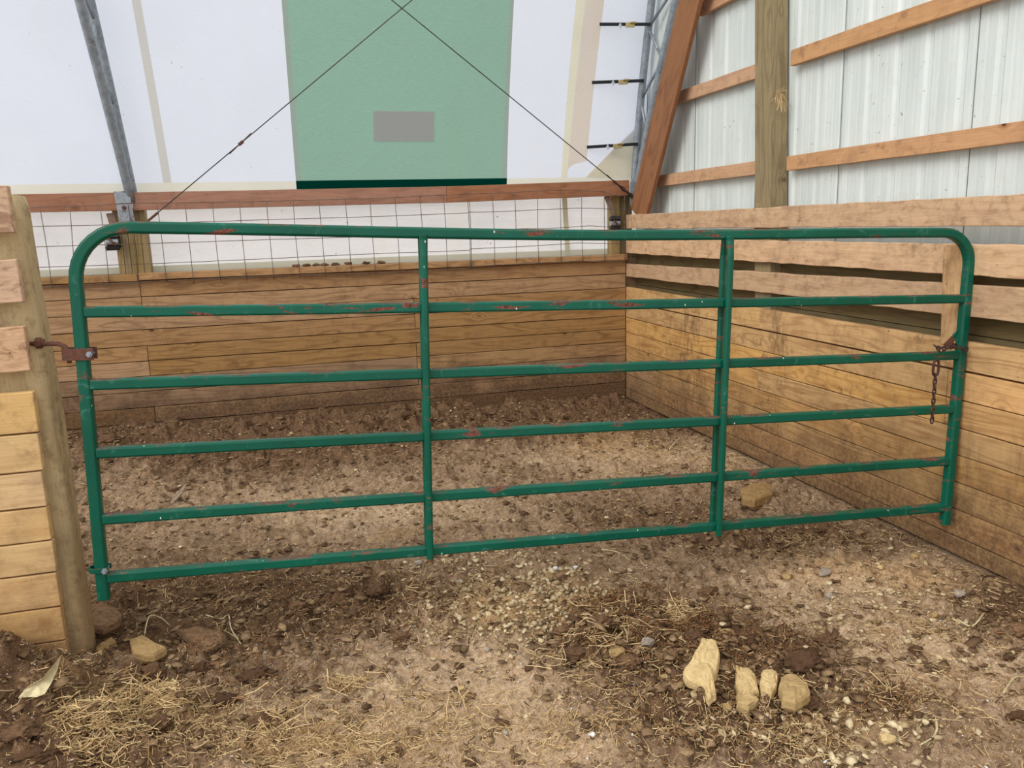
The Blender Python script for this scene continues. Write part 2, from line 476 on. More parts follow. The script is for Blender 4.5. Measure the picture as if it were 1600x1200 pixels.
def worley(x, y, lam, seed):
    r = np.random.default_rng(seed); JX, JY, HV = r.random((128, 128)), r.random((128, 128)), r.random((128, 128))
    fx, fy = x / lam, y / lam
    ix, iy = np.floor(fx).astype(int), np.floor(fy).astype(int)
    TX = r.random((128, 128)) - .5; TY = r.random((128, 128)) - .5; tl = np.zeros(x.shape)
    d1 = np.full(x.shape, 9.0); d2 = np.full(x.shape, 9.0); h = np.zeros(x.shape)
    for a in (-1, 0, 1):
        for b in (-1, 0, 1):
            cx, cy = ix + a, iy + b
            px = cx + JX[cx % 128, cy % 128]; py = cy + JY[cx % 128, cy % 128]
            d = np.hypot(px - fx, py - fy); hv = HV[cx % 128, cy % 128]
            near = d < d1
            d2 = np.where(near, d1, np.minimum(d2, d)); h = np.where(near, hv, h); tl = np.where(near, (fx - px) * TX[cx % 128, cy % 128] + (fy - py) * TY[cx % 128, cy % 128], tl); d1 = np.where(near, d, d1)
    return d1, d2, h, tl

# dark, cloddy manure (-) and dry light soil (+): pixel place, radii in pixels, weight
ZB = [(300, 690, 320, 50, -.5), (700, 640, 360, 36, -.9), (880, 650, 160, 34, -.6), (420, 760, 300, 30, .15), (930, 705, 150, 22, .35), (1100, 700, 120, 35, .1),
      (620, 800, 260, 26, .35), (1000, 800, 180, 30, -.25), (1200, 830, 160, 22, -.4), (300, 960, 220, 60, -.55), (480, 920, 170, 40, -.4), (200, 1130, 170, 70, -.4),
      (60, 1160, 80, 60, -.5), (600, 1000, 200, 70, .15), (560, 1130, 200, 60, .55), (780, 1080, 120, 80, .45), (880, 930, 120, 34, .35), (1000, 1000, 130, 55, -1.3), (1150, 1030, 130, 50, -1.3),
      (1130, 1130, 160, 50, -.35), (900, 1170, 120, 40, .3), (1250, 960, 140, 45, .35), (1430, 1020, 130, 50, .65), (1330, 900, 150, 30, .35), (1560, 930, 50, 40, -.5), (1380, 1140, 130, 50, .05),
      (1580, 1060, 40, 60, .3), (1300, 1180, 100, 40, -.1), (1530, 1150, 90, 40, .1), (120, 980, 60, 50, -.4), (700, 880, 100, 30, 0.0)]
YB = [(780, 940, 110, 45, .7), (900, 930, 80, 40, .5), (300, 1110, 120, 60, .4), (150, 1100, 60, 30, .4), (500, 1150, 180, 40, .55), (950, 690, 110, 22, .6), (1450, 900, 90, 30, .6), (1300, 880, 110, 26, .6), (1330, 1140, 120, 50, .5), (1450, 1060, 110, 50, .35),
      (1180, 745, 60, 22, .4), (620, 835, 50, 12, .6), (830, 960, 80, 40, .5), (1160, 1060, 80, 40, .3)]

def blobs(px, py, B):
    s = np.zeros(px.shape)
    for (u, v, ru, rv, w) in B: s += w * np.exp(-(((px - u) / ru) ** 2 + ((py - v) / rv) ** 2))
    return s

def to_px(x, y, z=0.04):
    d = np.stack([x - CP[0], y - CP[1], np.full(x.shape, z - CP[2])], -1) @ RM
    q = np.maximum(-d[..., 2], 0.3)
    return 800 + F * d[..., 0] / q, 600 - F * d[..., 1] / q

MOUNDS = [  # world x, y, radius, height
    (-4.42, -4.02, 0.24, 0.17), (-4.15, -4.15, 0.25, 0.04), (-4.75, -4.1, 0.4, 0.18),
    (-3.9, -3.55, 0.35, 0.05), (-1.95, -4.45, 0.28, 0.06), (-1.6, -4.72, 0.26, 0.08), (-1.35, -4.8, 0.22, 0.05), (-2.1, -4.85, 0.3, 0.03),
    (-1.25, -5.35, 0.3, 0.05), (-0.5, -3.0, 0.25, 0.03), (-2.7, -3.9, 0.5, 0.02), (-4.6, -5.0, 0.6, 0.05)]

def ground(x, y, parts=False):
    x = np.asarray(x, float); y = np.asarray(y, float)
    u, v = to_px(x, y)
    zone = np.clip(0.42 + blobs(u, v, ZB), 0, 1)
    rough = 1.25 - 0.85 * zone
    far = np.clip((y + 1.5) / 1.5, 0, 1)
    h = 0.07 * (vnoise(x, y, 1.1, 1) - .5) + 0.05 * (vnoise(x + 9, y, 0.42, 2) - .5)
    h += rough * (0.040 * (vnoise(x, y + 5, 0.16, 3) - .5) + 0.022 * (vnoise(x + 3, y, 0.07, 4) - .5) + 0.012 * (vnoise(x + 3, y + 7, 0.032, 5) - .5) + 0.006 * (vnoise(x, y, 0.015, 6) - .5))
    wx = x + 0.05 * (vnoise(x, y, 0.13, 11) - .5); wy = y + 0.05 * (vnoise(x, y, 0.13, 12) - .5)
    wx = wx + 0.03 * (vnoise(x, y, 0.035, 13) - .5); wy = wy + 0.03 * (vnoise(x, y, 0.035, 14) - .5)
    d1, d2, hv, tl = worley(wx, wy * 1.15, 0.17, 21)
    h += rough * 0.058 * (hv * 0.7 + 1.6 * tl) * np.clip((d2 - d1) * 3, 0, 1) * (hv > 0.4)
    f1, f2, hu, tu = worley(wx + 5, wy * 1.3, 0.085, 23)
    h += rough * 0.032 * (hu * 0.6 + 1.6 * tu) * np.clip((f2 - f1) * 3, 0, 1)
    e1, e2, hw, tw = worley(wx + 2, wy * 1.2, 0.036, 22)
    h += rough * 0.013 * (hw * 0.8 + 1.5 * tw) * np.clip((e2 - e1) * 3.5, 0, 1)
    for (mx, my, r, a) in MOUNDS: h += a * np.exp(-((x - mx) ** 2 + (y - my) ** 2) / r ** 2)
    # bank of manure against the plank walls, deeper on the left
    k = np.clip((-x) / 5.2, 0, 1)
    h += (0.02 + 0.17 * k) * np.exp(-((y - 0.1) / (0.40 + 0.5 * k)) ** 2)
    h *= np.clip(1.0 - 0.7 * np.exp(-((x - 0.02) / 0.12) ** 2), 0, 1)
    if parts: return h, zone, np.clip(blobs(u, v, YB), 0, 1), hw
    return h

def build_ground():
    xs = np.concatenate([np.linspace(-9, -5.6, 30, endpoint=False), np.linspace(-5.6, 0.19, 760)])
    ys = [-8.2]
    while ys[-1] < 0.14:
        y = ys[-1]
        ys.append(y + (0.06 if y < -5.75 else 0.0062 + 0.0040 * (y + 5.75) / 1.5 if y < 0 else 0.02))
    ys = np.array(ys)
    X, Y = np.meshgrid(xs, ys)
    H, zone, yel, cell = ground(X, Y, True)
    nx, ny = len(xs), len(ys)
    co = np.stack([X, Y, H], -1).reshape(-1, 3).astype(np.float32)
    i = np.arange(nx * (ny - 1)).reshape(ny - 1, nx)[:, :-1].ravel()
    quads = np.stack([i, i + 1, i + 1 + nx, i + nx], -1).astype(np.int32)
    me = bpy.data.meshes.new('floor')
    me.vertices.add(len(co)); me.vertices.foreach_set('co', co.ravel())
    me.loops.add(quads.size); me.loops.foreach_set('vertex_index', quads.ravel())
    me.polygons.add(len(quads)); me.polygons.foreach_set('loop_start', np.arange(0, quads.size, 4, dtype=np.int32))
    me.update(calc_edges=True); me.validate()
    for nme, arr in (('zone', zone), ('yel', yel), ('cell', cell)):
        me.attributes.new(nme, 'FLOAT', 'POINT').data.foreach_set('value', arr.ravel().astype(np.float32))
    me.polygons.foreach_set('use_smooth', [True] * len(me.polygons))
    me.materials.append(SOIL)
    o = bpy.data.objects.new('floor', me); COL.objects.link(o)
    tag(o, 'trampled brown dirt and manure floor of the pen and alley', None, None, 'structure')
build_ground()

# ------------------------------------------------------------------ back wall: planks
def struct(o, label): return tag(o, label, None, None, 'structure')
mb = MB()
zl = [1.395, 1.262, 1.126, 0.988, 0.850, 0.722, 0.593, 0.462, 0.325, 0.188, 0.05, -0.1]
for i in range(len(zl) - 1):
    a, b = zl[i], zl[i + 1]
    js = [-9.0, -6.6] + ([-4.365] if i in (0, 1, 4, 5, 8, 9) else []) + ([-2.09] if i in (2, 3, 5, 6, 7) else []) + [-0.001]
    for j in range(len(js) - 1):
        mb.board((js[j] + .002, 0.02, (a + b) / 2), (js[j + 1] - .002, 0.02, (a + b) / 2 + random.uniform(-.001, .001)), (0, 0, 1), (a - b) - 0.006, 0.04,
                 seg=max(2, int((js[j + 1] - js[j]) / 0.35)), wob=0.0, edge=0.0016)
mb.board((-9.0, 0.05, 0.66), (0.16, 0.05, 0.66), (0, 0, 1), 1.5, 0.014, pid=0.0)  # dark backing added to stop light leaking through the plank gaps
o = mb.build('wall_back_lower', W_BACK, bevel=0.003)
struct(o, 'back wall of horizontal brown planks, muddy along the bottom')
mb = MB()
for (a, b) in ((-9.0, -4.37), (-4.365, -0.002)):
    mb.board((a, -0.002, 1.428), (b, -0.002, 1.424), (0, 0, 1), 0.056, 0.085, seg=14, edge=0.002)
mb.build('trim_cap_board', W_BACK, bevel=0.004)
struct(bpy.data.objects['trim_cap_board'], 'brown cap board along the top of the back plank wall')
bpy.data.objects['trim_cap_board'].name = 'trim_1'

# ------------------------------------------------------------------ fabric cover of the arch
def y_o(z):                                        # outer chord of the arch at height z
    t = max(z - 2.05, 0.0); return 0.03 - 0.12 * t - 0.05 * t * t
def y_i(z):
    t = max(z - 2.05, 0.0); return -0.005 - 0.33 * t - 0.055 * t * t
def y_f(z): return y_o(z) + 0.062
def sheet(name, mat, parent, zs, xl, xr, off=0.0, label=None, th=0.0014):
    """a strip of the cover between left edge xl(z) and right edge xr(z); off: how far inside the main sheet"""
    m = MB(); vs = []; fs = []
    n = len(zs)
    for side in (0,):
        for z in zs:
            for k in range(5):
                s = k / 4; x = xl(z) * (1 - s) + xr(z) * s
                vs.append((x, y_f(z) - off + side, z))
    N = n * 5
    for i in range(n - 1):
        for k in range(4):
            a = i * 5 + k
            fs.append((a, a + 1, a + 6, a + 5))
    m.add(vs, fs)
    o = m.build(name, mat, parent, smooth=True)
    if label: o['label'] = label
    return o
ZS = [2.05 + 0.16 * k for k in range(26)]
def edge_x(pts):
    """edge through pixels (u, v) laid onto the leaning cover; returns x as a function of z"""
    out = []
    for (u, v) in pts:
        y = 0.0
        for _ in range(12):
            p = at(u, v, 1, y); y = y_f(p.z)
        out.append((p.z, p.x))
    (z0, x0), (z1, x1) = out[0], out[-1]
    return lambda z: x0 + (x1 - x0) * (z - z0) / (z1 - z0)
c = lambda k: (lambda z: k)
gl = edge_x([(463, 290), (440, 2)]); gr = edge_x([(792, 282), (803, 2)])
gl2 = edge_x([(471, 290), (449, 2)]); gr2 = edge_x([(784, 282), (797, 2)])
sl0 = edge_x([(255, 285), (206, 2)]); sl1 = edge_x([(268, 285), (220, 2)])
k0 = edge_x([(877, 277), (900, 2)]); k1 = edge_x([(886, 277), (915, 2)]); k2 = edge_x([(917, 250), (944, 2)])
def zat(u, v):
    y = 0.0
    for _ in range(12):
        p = at(u, v, 1, y); y = y_f(p.z)
    return p.z
ZB0, ZB1 = 2.05, 2.183
ZA = [ZB1 + 0.16 * k for k in range(25)]
ZH = [ZB0, 2.09, 2.14, ZB1]
main = sheet('wall_back_upper', FAB_W, None, ZA, c(-9.0), sl0)
struct(main, 'white translucent fabric cover of the arched building, lit from outside')
sheet('seam', FAB_SEAM, main, ZA, sl0, sl1, 0, 'pale grey seam band on the white fabric')
sheet('white_panel', FAB_W, main, ZA, sl1, gl)
ZG = [2.186 + 0.16 * k for k in range(25)]
sheet('green_panel', FAB_G, main, ZG, gl2, gr2, 0, 'tall pale green panel of the fabric cover')
sheet('seam', FAB_GSEAM, main, ZG, gl, gl2, 0, 'grey green seam band on the left of the green panel')
sheet('seam', FAB_GSEAM, main, ZG, gr2, gr, 0, 'grey green seam band on the right of the green panel')
sheet('white_panel', FAB_W, main, ZA, gr, k0)
sheet('hem', FAB_HEM, main, ZH, c(-9.0), gl, 0, 'pale yellowish bottom hem')
sheet('hem', FAB_HEM, main, ZH, gr, c(0.22), 0, 'pale yellowish bottom hem')
sheet('hem', FAB_DG, main, [ZB0, 2.12, 2.186], gl, gr, 0, 'dark green bottom hem below the green panel')
pa = edge_x([(584, 221), (583, 175)]); pb = edge_x([(678, 221), (678, 175)])
sheet('patch', FAB_PATCH, main, list(np.linspace(zat(630, 221), zat(630, 174), 4)), pa, pb, 0.005, 'plain grey rectangle on the green panel')
# yellowed edge band and tan flap with its curved lower corner
sheet('edge_band', FAB_YEL, main, ZA, k0, k1, 0, 'yellowed edge band of the fabric')
zlo = zat(885, 277); zhi = zat(905, 252)
def k1b(z):
    t = max(0.0, min(1.0, (z - zlo) / (zhi - zlo)))
    return k1(z) + (k2(z) - k1(z)) * t ** 5
zc = [zlo + (zhi - zlo) * (1 - (1 - q / 14) ** 2) for q in range(15)]; zh = [zhi + 0.16 * k for k in range(24)]
if zlo > ZB1: sheet('white_panel', FAB_W, main, [ZB1, zlo], k1, c(0.22))
sheet('white_panel', FAB_W, main, zc + zh[1:], k1b, c(0.22))
sheet('edge_flap', FAB_TAN, main, zc[1:] + zh[1:], k1, k1b, 0, 'tan flap of the fabric laced to the truss')
# pale corner gusset between the hem and the truss
m = MB()
g0 = [at(915, 277, 1, 0.07), at(992, 277, 1, 0.06), at(1012, 180, 1, 0.0)]
m.add([p for p in g0] + [p + Vector((0, .003, 0)) for p in g0], [(0, 1, 2), (5, 4, 3)])
m.build('corner_gusset', FAB_GUS, main)['label'] = 'pale triangular gusset in the lower right corner'
# lower skirt behind the wire mesh
def skirt():
    m = MB(); vs = []; fs = []
    zs = np.linspace(1.40, 2.12, 15); xs = np.linspace(-9, 0.22, 90)
    for z in zs:
        for x in xs:
            vs.append((x, 0.21 + 0.014 * math.sin(z * 22 + 1.2 * math.sin(x * 1.3)) + 0.008 * math.sin(x * 5 + z * 9), z))
    nx = len(xs)
    for i in range(len(zs) - 1):
        for k in range(nx - 1):
            a = i * nx + k; fs.append((a, a + 1, a + nx + 1, a + nx))
    m.add(vs, fs)
    o = m.build('wall_back_skirt', FAB_SK, None, smooth=True)
    struct(o, 'white fabric skirt hanging behind the wire mesh')
    m = MB()
    m.board((-9, 0.185, 1.478), (0.12, 0.185, 1.478), (0, 0, 1), 0.055, 0.004)
    m.build('hem', FAB_HEM, o)['label'] = 'pale yellowish strip along the bottom of the skirt'
    m = MB()
    m.board((-0.53, 0.185, 1.45), (-0.56, 0.185, 2.10), (1, 0, 0), 0.05, 0.003)
    m.build('seam', FAB_YEL, o)
skirt()
# cover strip behind so that no gap opens under the hem
m = MB(); m.board((-9, 0.24, 1.38), (0.14, 0.24, 1.38), (0, 0, 1), 0.16, 0.03)
struct(m.build('trim_2', W_DARK), 'dark board behind the foot of the skirt')

# ------------------------------------------------------------------ top rail of the back wall
m = MB(); m.board((-9.0, -0.0, 2.033), (-4.44, -0.0, 2.035), (0, 0, 1), 0.142, 0.038, seg=8, edge=0.001)
tag(m.build('wooden_rail', W_RAIL, bevel=0.003), 'red-brown horizontal rail board above the mesh, left of the steel bracket', 'board', None)
m = MB(); m.board((-4.345, -0.0, 2.034), (-1.75, -0.0, 2.045), (0, 0, 1), 0.142, 0.038, seg=10, edge=0.001)
m.board((-1.748, -0.0, 2.045), (0.03, -0.0, 2.078), (0, 0, 1), 0.142, 0.038, seg=10, edge=0.001)
tag(m.build('wooden_rail', W_RAIL, bevel=0.003), 'long red-brown horizontal rail board above the mesh, below the green fabric panel', 'board', None)

# ------------------------------------------------------------------ posts behind the mesh
def bolt(parent, p, d, r=0.010, name='bolt', mat=None):
    m = MB(); p = Vector(p); d = Vector(d).normalized()
    m.tube([p, p + d * 0.008], r, 6, up=(0.3, 0.5, 0.9)); m.tube([p + d * 0.008, p + d * 0.013], r * 0.55, 8, up=(0.3, 0.5, 0.9))
    return m.build(name, mat or RUSTY, parent)
pr = empty('laminated_post', (-4.39, 0.1, 0))
tag(pr, 'olive built-up wooden post of upright planks behind the mesh at left', 'post')
for k in range(5):
    m = MB(); x = -0.098 + k * 0.049
    m.board((x, random.uniform(-.004, .004), 0.3), (x - 0.002, 0, 1.985 - (0.012 if k % 2 else 0)), (1, 0, 0), 0.046, 0.13, seg=6)
    m.build('plank', W_POST, pr, bevel=0.003)
pr = empty('corner_post', (-0.10, 0.11, 0))
tag(pr, 'olive wooden post behind the mesh in the back right corner', 'post')
m = MB(); m.board((0.02, 0, 0.3), (0.02, 0, 2.02), (1, 0, 0), 0.09, 0.1, seg=6); m.build('plank', W_POST, pr, bevel=0.003)
m = MB(); m.board((0.135, 0.01, 0.3), (0.135, 0.01, 2.02), (1, 0, 0), 0.125, 0.1, seg=6); m.build('plank', W_DARK, pr, bevel=0.003)

# ratchet straps on the posts
def ratchet(px, name_label):
    (u0, v0), (u1, v1) = px
    p0 = at(u0, v0, 1, 0.02); p1 = at(u1, v1, 1, 0.0)
    r = empty('ratchet_strap', p1); tag(r, name_label, 'strap')
    m = MB(); q0 = p0 - p1
    m.board(q0, (q0 * 0.45) + Vector((0.02, 0, 0)), (1, 0, 0), 0.062, 0.004, w1=0.05)
    m.board((q0 * 0.45) + Vector((0.02, 0, 0)), (0.0, 0.0, 0.02), (1, 0, 0), 0.05, 0.004, w1=0.035)
    m.build('webbing', BROWNW, r)
    m = MB()
    for s in (-1, 1): m.board((-0.045, -0.03, s * 0.045), (0.055, -0.03, s * 0.045), (0, 0.4, 1 * s), 0.03, 0.05)
    m.board((0.052, 0, -0.045), (0.052, 0, 0.045), (0, 1, 0), 0.10, 0.006)
    m.build('housing', DARKM, r)
    m = MB(); m.tube([(-0.04, -0.03, 0), (0.05, -0.03, 0)], 0.026, 12, up=(0, 0, 1)); m.build('spool', GALV, r)
    m = MB(); m.tube([(-0.02, -0.055, 0.03), (0.01, -0.068, 0.0), (0.03, -0.055, -0.03)], 0.009, 6); m.build('pawl', RUSTY, r)
ratchet(((172, 333), (176, 378)), 'brown strap with dark ratchet beside the left laminated post')
ratchet(((948, 306), (958, 349)), 'brown strap with black ratchet beside the corner post')

# ------------------------------------------------------------------ wire mesh panels
def polyline_px(pts, y, n=18, wob=0.003):
    P = [at(u, v, 1, y) for (u, v) in pts]
    out = []
    for i in range(len(P) - 1):
        k = max(2, int((P[i + 1] - P[i]).length / 0.12))
        for j in range(k): out.append(P[i].lerp(P[i + 1], j / k))
    out.append(P[-1])
    return [p + Vector((0, random.uniform(-wob, wob), random.uniform(-wob, wob) * 0.5)) for p in out]
def wire_panel(rows, tops, bots, label):
    m = MB()
    for r in rows: m.tube(polyline_px(r, -0.05), 0.0030, 5)
    for (a, b) in zip(tops, bots):
        P0 = at(a[0], a[1], 1, -0.056); P1 = at(b[0], b[1], 1, -0.056)
        bend = random.uniform(-0.008, 0.008); pts = []
        for k in range(7):
            s = k / 6; pts.append(P0.lerp(P1, s) + Vector((bend * math.sin(math.pi * s), random.uniform(-.002, .002), 0)))
        m.tube(pts, 0.0030, 5, up=(0.9, 0.3, 0.1))
    o = m.build('wire_mesh_panel', WIRE, None, smooth=True)
    tag(o, label, 'mesh panel', None)
txs = [(62, 324), (109, 322), (156, 321), (200, 320), (245, 317), (289, 317), (332, 316), (374, 314), (416, 314), (458, 313), (498, 312), (539, 311), (578, 310), (617, 308), (656, 307), (693, 306), (730, 303)]
bxs = [(81, 450), (118, 452), (171, 447), (218, 444), (260, 441), (303, 444), (345, 439), (386, 438), (428, 436), (469, 434), (509, 432), (549, 429), (587, 428), (625, 427), (663, 424), (699, 420), (735, 419)]
wire_panel([[(44, 325), (87, 321), (109, 323), (156, 321), (188, 318), (245, 317), (400, 315), (600, 309.5), (731, 303)],
            [(46, 354), (188, 351), (245, 349), (400, 344), (600, 338), (731, 333)],
            [(48, 386), (245, 380), (400, 375), (600, 369), (731, 364)],
            [(50, 418), (245, 412), (400, 405), (600, 396), (735, 391)],
            [(52, 449), (240, 440), (400, 432), (600, 426), (740, 419)]], txs, bxs, 'rusty welded wire mesh panel on the back wall, the longer left one')
txs = [(733, 302), (769, 302), (804, 301), (840, 300), (875, 298), (909, 296), (944, 297), (976, 305)]
bxs = [(737, 420), (773, 417), (807, 410), (842, 413), (877, 410), (911, 408), (945, 408), (977, 410)]
wire_panel([[(731, 303), (800, 301), (860, 297), (895, 297), (944, 300), (960, 305), (977, 307)],
            [(732, 332), (800, 330), (860, 327), (900, 325), (977, 327)],
            [(733, 361), (800, 358), (880, 356), (920, 353), (977, 356)],
            [(735, 389), (800, 386), (900, 380), (977, 381)],
            [(735, 417), (800, 413), (900, 408), (977, 409)]], txs, bxs, 'rusty welded wire mesh panel on the back wall, the shorter right one')

# ------------------------------------------------------------------ arch trusses
def truss(ox, ix, label, web_phase, z0=1.93):
    """ox(z), ix(z): x of the outer and inner chord"""
    r = empty('arch_truss', (ox(z0), y_o(z0), z0)); base = Vector(r.location)
    tag(r, label, 'truss', None)
    zt = 6.2
    zs = [z0 + 0.1] + [2.15 + 0.25 * k for k in range(17)]
    for nm, fx, fy in (('outer_chord', ox, y_o), ('inner_chord', ix, y_i)):
        m = MB(); m.tube([Vector((fx(z), fy(z), z)) - base for z in zs], 0.035, 14, up=(1, 0.02, 0)); m.build(nm, GALV, r, smooth=True)
    z = z0 + web_phase; k = 0
    while z < 5.8:
        z2 = z + 0.30
        a, b = (z, z2) if k % 2 == 0 else (z, z2)
        if k % 2 == 0: p, q = Vector((ox(z), y_o(z), z)), Vector((ix(z2), y_i(z2), z2))
        else: p, q = Vector((ix(z), y_i(z), z)), Vector((ox(z2), y_o(z2), z2))
        m = MB(); m.tube([p - base, q - base], 0.014, 8, up=(1, 0.02, 0)); m.build('web_bar', GALV, r, smooth=True)
        z = z2; k += 1
    return r, base
def chord_x(pts, fy):
    out = []
    for (u, v) in pts:
        y = 0.0
        for _ in range(20):
            p = at(u, v, 1, y); y = 0.5 * y + 0.5 * fy(p.z)
        out.append((p.z, p.x))
    (z0, x0), (z1, x1) = out
    return lambda z: x0 + (x1 - x0) * (z - z0) / (z1 - z0)
lo = chord_x([(204, 285), (141, 2)], y_o); li = chord_x([(198, 285), (125, 2)], y_i)
tl, bl = truss(lo, li, 'galvanised steel arch truss leg at left, standing in a bracket on the rail', 0.22)
m = MB(); m.board(Vector((-4.395, -0.045, 1.87)) - bl, Vector((-4.41, -0.045, 2.115)) - bl, (1, 0, 0), 0.115, 0.012)
m.board(Vector((-4.45, -0.01, 1.87)) - bl, Vector((-4.465, -0.01, 2.115)) - bl, (0, 1, 0), 0.07, 0.01)
m.build('foot_bracket', BRACKET, tl, bevel=0.003)
bolt(tl, Vector((-4.405, -0.051, 1.985)) - bl, (0, -1, 0), 0.018)
ro = chord_x([(992, 272), (1018, 2)], y_o); ri = chord_x([(999, 272), (1056, 2)], y_i)
tr_, br_ = truss(ro, ri, 'galvanised steel arch truss leg in the right corner beside the raked board', 0.33)
m = MB(); m.board(Vector((0.07, -0.03, 1.9)) - br_, Vector((0.07, -0.03, 2.13)) - br_, (1, 0, 0), 0.08, 0.01)
m.build('foot_bracket', BRACKET, tr_, bevel=0.003)

# lacing straps
for i, (a, b, lab) in enumerate((((937, 38), (1016, 38), 'black webbing strap with brass buckle, topmost of the three on the right truss'),
                                 ((925, 129), (1006, 126), 'black webbing strap with brass buckle, middle one of the three on the right truss'),
                                 ((917, 230), (997, 225), 'black webbing strap with brass buckle, lowest of the three on the right truss'))):
    za = at(a[0], a[1], 1, -0.1).z; ya = y_f(za) - 0.02; yb = y_o(za) - 0.045
    p0 = at(a[0], a[1], 1, ya); p1 = at(b[0], b[1], 1, yb)
    r = empty('lacing_strap', p0); tag(r, lab, 'strap')
    m = MB(); m.board((0, 0, 0), p1 - p0, (0, 0, 1), 0.028, 0.005, seg=4)
    m.build('webbing', BLACKW, r)
    q = (p1 - p0)
    m = MB(); m.board(q * 0.50 + Vector((0, -.012, -0.008)), q * 0.68 + Vector((0, -.012, -0.008)), (0, 0, 1), 0.042, 0.012)
    m.tube([q * 0.58 + Vector((0, -.028, 0.008)), q * 0.70 + Vector((0, -.03, 0.008))], 0.009, 6)
    m.build('buckle', BRASS, r, bevel=0.003)
    m = MB()
    c_ = q * 0.40 + Vector((0, -.008, -0.012)); s = 0.018
    m.add([c_ + Vector((0, 0, 1.6 * s)), c_ + Vector((s, 0, 0)), c_ + Vector((0, 0, -1.6 * s)), c_ + Vector((-s, 0, 0)), c_ + Vector((0, -.006, 0))], [(0, 4, 1), (1, 4, 2), (2, 4, 3), (3, 4, 0), (0, 1, 2, 3)])
    m.build('fabric_tongue', FAB_W, r)

# ------------------------------------------------------------------ crossing bracing cables
def cable(p_low, p_mid_px, label, hook_t, ext, yl, ym, anchor=True):
    P0 = at(p_low[0], p_low[1], 1, yl); P1 = at(p_mid_px[0], p_mid_px[1], 1, ym)
    d = P1 - P0
    r = empty('bracing_cable', P0); tag(r, label, 'cable')
    m = MB(); m.tube([Vector((0, 0, 0)), d * ext], 0.0042, 6); m.build('cable', CABLE, r, smooth=True)
    dn = d.normalized()
    for t in hook_t:
        q = d * t; m = MB()
        m.tube([q + dn * 0.00, q + dn * 0.02, q + dn * 0.045], 0.013, 6)
        m.tube([q - dn * 0.10 + Vector((0, 0.004, -.008)), q + dn * 0.13 + Vector((0, 0.004, .010))], 0.0045, 5)
        m.build('cable_clamp', RUSTY, r)
    if anchor:
        m = MB(); m.tube([-dn * 0.02, dn * 0.12], 0.010, 6); m.tube([-dn * 0.06, -dn * 0.01], 0.016, 6); m.build('eye_bolt', RUSTY, r)
    return r, dn
cable((229, 347), (640, 3), 'thin steel bracing cable rising right from the left post, spliced halfway up', [0.36], 1.9, -0.07, -0.62)
rr, dn = cable((988, 307), (612, 0), 'thin steel bracing cable rising left from the right corner post', [0.08], 1.9, -0.05, -0.66)
m = MB()
for k in range(4):
    q = dn * (0.02 + 0.055 * k); s = Vector((0, 1, 0)) if k % 2 else dn.cross(Vector((0, 1, 0)))
    ring = []
    for a in range(12):
        an = a / 12 * 2 * math.pi
        ring.append(q + dn * (0.036 * math.cos(an)) + s * (0.015 * math.sin(an)))
    m.tube(ring, 0.0045, 6, closed=True, up=dn.cross(s))
m.build('chain_link', DARKM, rr)

# ------------------------------------------------------------------ right wall
mb = MB()
zr = [1.124, 0.975, 0.830, 0.686, 0.545, 0.405, 0.262, 0.120, 0.022]
for i in range(len(zr) - 1):
    a, b = zr[i], zr[i + 1]
    js = [-6.9] + ([-4.0] if i in (1, 2) else []) + ([-2.3] if i in (0, 3) else []) + ([-5.2] if i > 4 else []) + ([-0.62] if i in (5, 6, 7) else []) + [0.0]
    for j in range(len(js) - 1):
        y0, y1 = js[j] + .0015, js[j + 1] - .0015
        tilt = lambda y: 0.003 * (-y)
        za = (a + b) / 2 + (0.006 if i == 0 else 0)
        mb.board((0.022, y0, za - 0.0025 * (-y0 - 2.3)), (0.022, y1, za - 0.0025 * (-y1 - 2.3)), (0, 0, 1), (a - b) - 0.005, 0.042, seg=max(2, int((y1 - y0) / 0.4)), edge=0.0012)
mb.board((0.052, 0.06, 0.50), (0.052, -6.9, 0.50), (0, 0, 1), 1.10, 0.012, pid=0.0)  # added backing, so no daylight leaks between these planks
struct(mb.build('wall_right_lower', W_RIGHT, bevel=0.003), 'right wall of horizontal yellow-brown planks with manure stains')

def slat(z0, z1, w0, w1, x, lab, rough=0.0035, mat=None):
    m = MB(); m.board((x, 0.0, z0), (x, -6.9, z1), (0, 0, 1), w0, 0.04, seg=60, w1=w1, edge=rough)
    return tag(m.build('slat_board', mat or W_SLAT, bevel=0.004), lab, 'board')
slat(1.760, 1.753, 0.128, 0.150, 0.022, 'rough tan slat board on the right wall, topmost of three, below the white steel sheet')
slat(1.532, 1.520, 0.142, 0.160, 0.022, 'rough tan slat board on the right wall, middle of three, stained grey')
slat(1.298, 1.345, 0.122, 0.178, 0.022, 'rough tan slat board on the right wall, lowest of three, just above the plank wall')
# inner olive boards seen through the gaps
m = MB()
for (z, w) in ((1.06, 0.175), (1.24, 0.175), (1.42, 0.175)): m.board((0.145, 0.1, z), (0.145, -6.9, z - 0.02), (0, 0, 1), w, 0.03, seg=20)
m.board((0.17, 0.25, 1.25), (0.17, -6.9, 1.25), (0, 0, 1), 0.62, 0.015, pid=0.0)  # extra backing added behind the olive boards to block outside light
m.board((0.16, 0.075, 0.7), (0.11, 0.075, 0.7), (0, 0, 1), 1.5, 0.012)  # filler added to close the bright slit in the corner
struct(m.build('wall_right_inner', W_DARK), 'dark olive boards seen through the gaps of the slat boards')
m = MB(); m.board((-0.012, -4.00, 1.60), (-0.012, -4.03, 1.10), (0, 1, 0), 0.135, 0.024, seg=6)
tag(m.build('upright_cleat', W_SLAT, bevel=0.003), 'short upright tan board nailed over the slat boards behind the gate end', 'board')

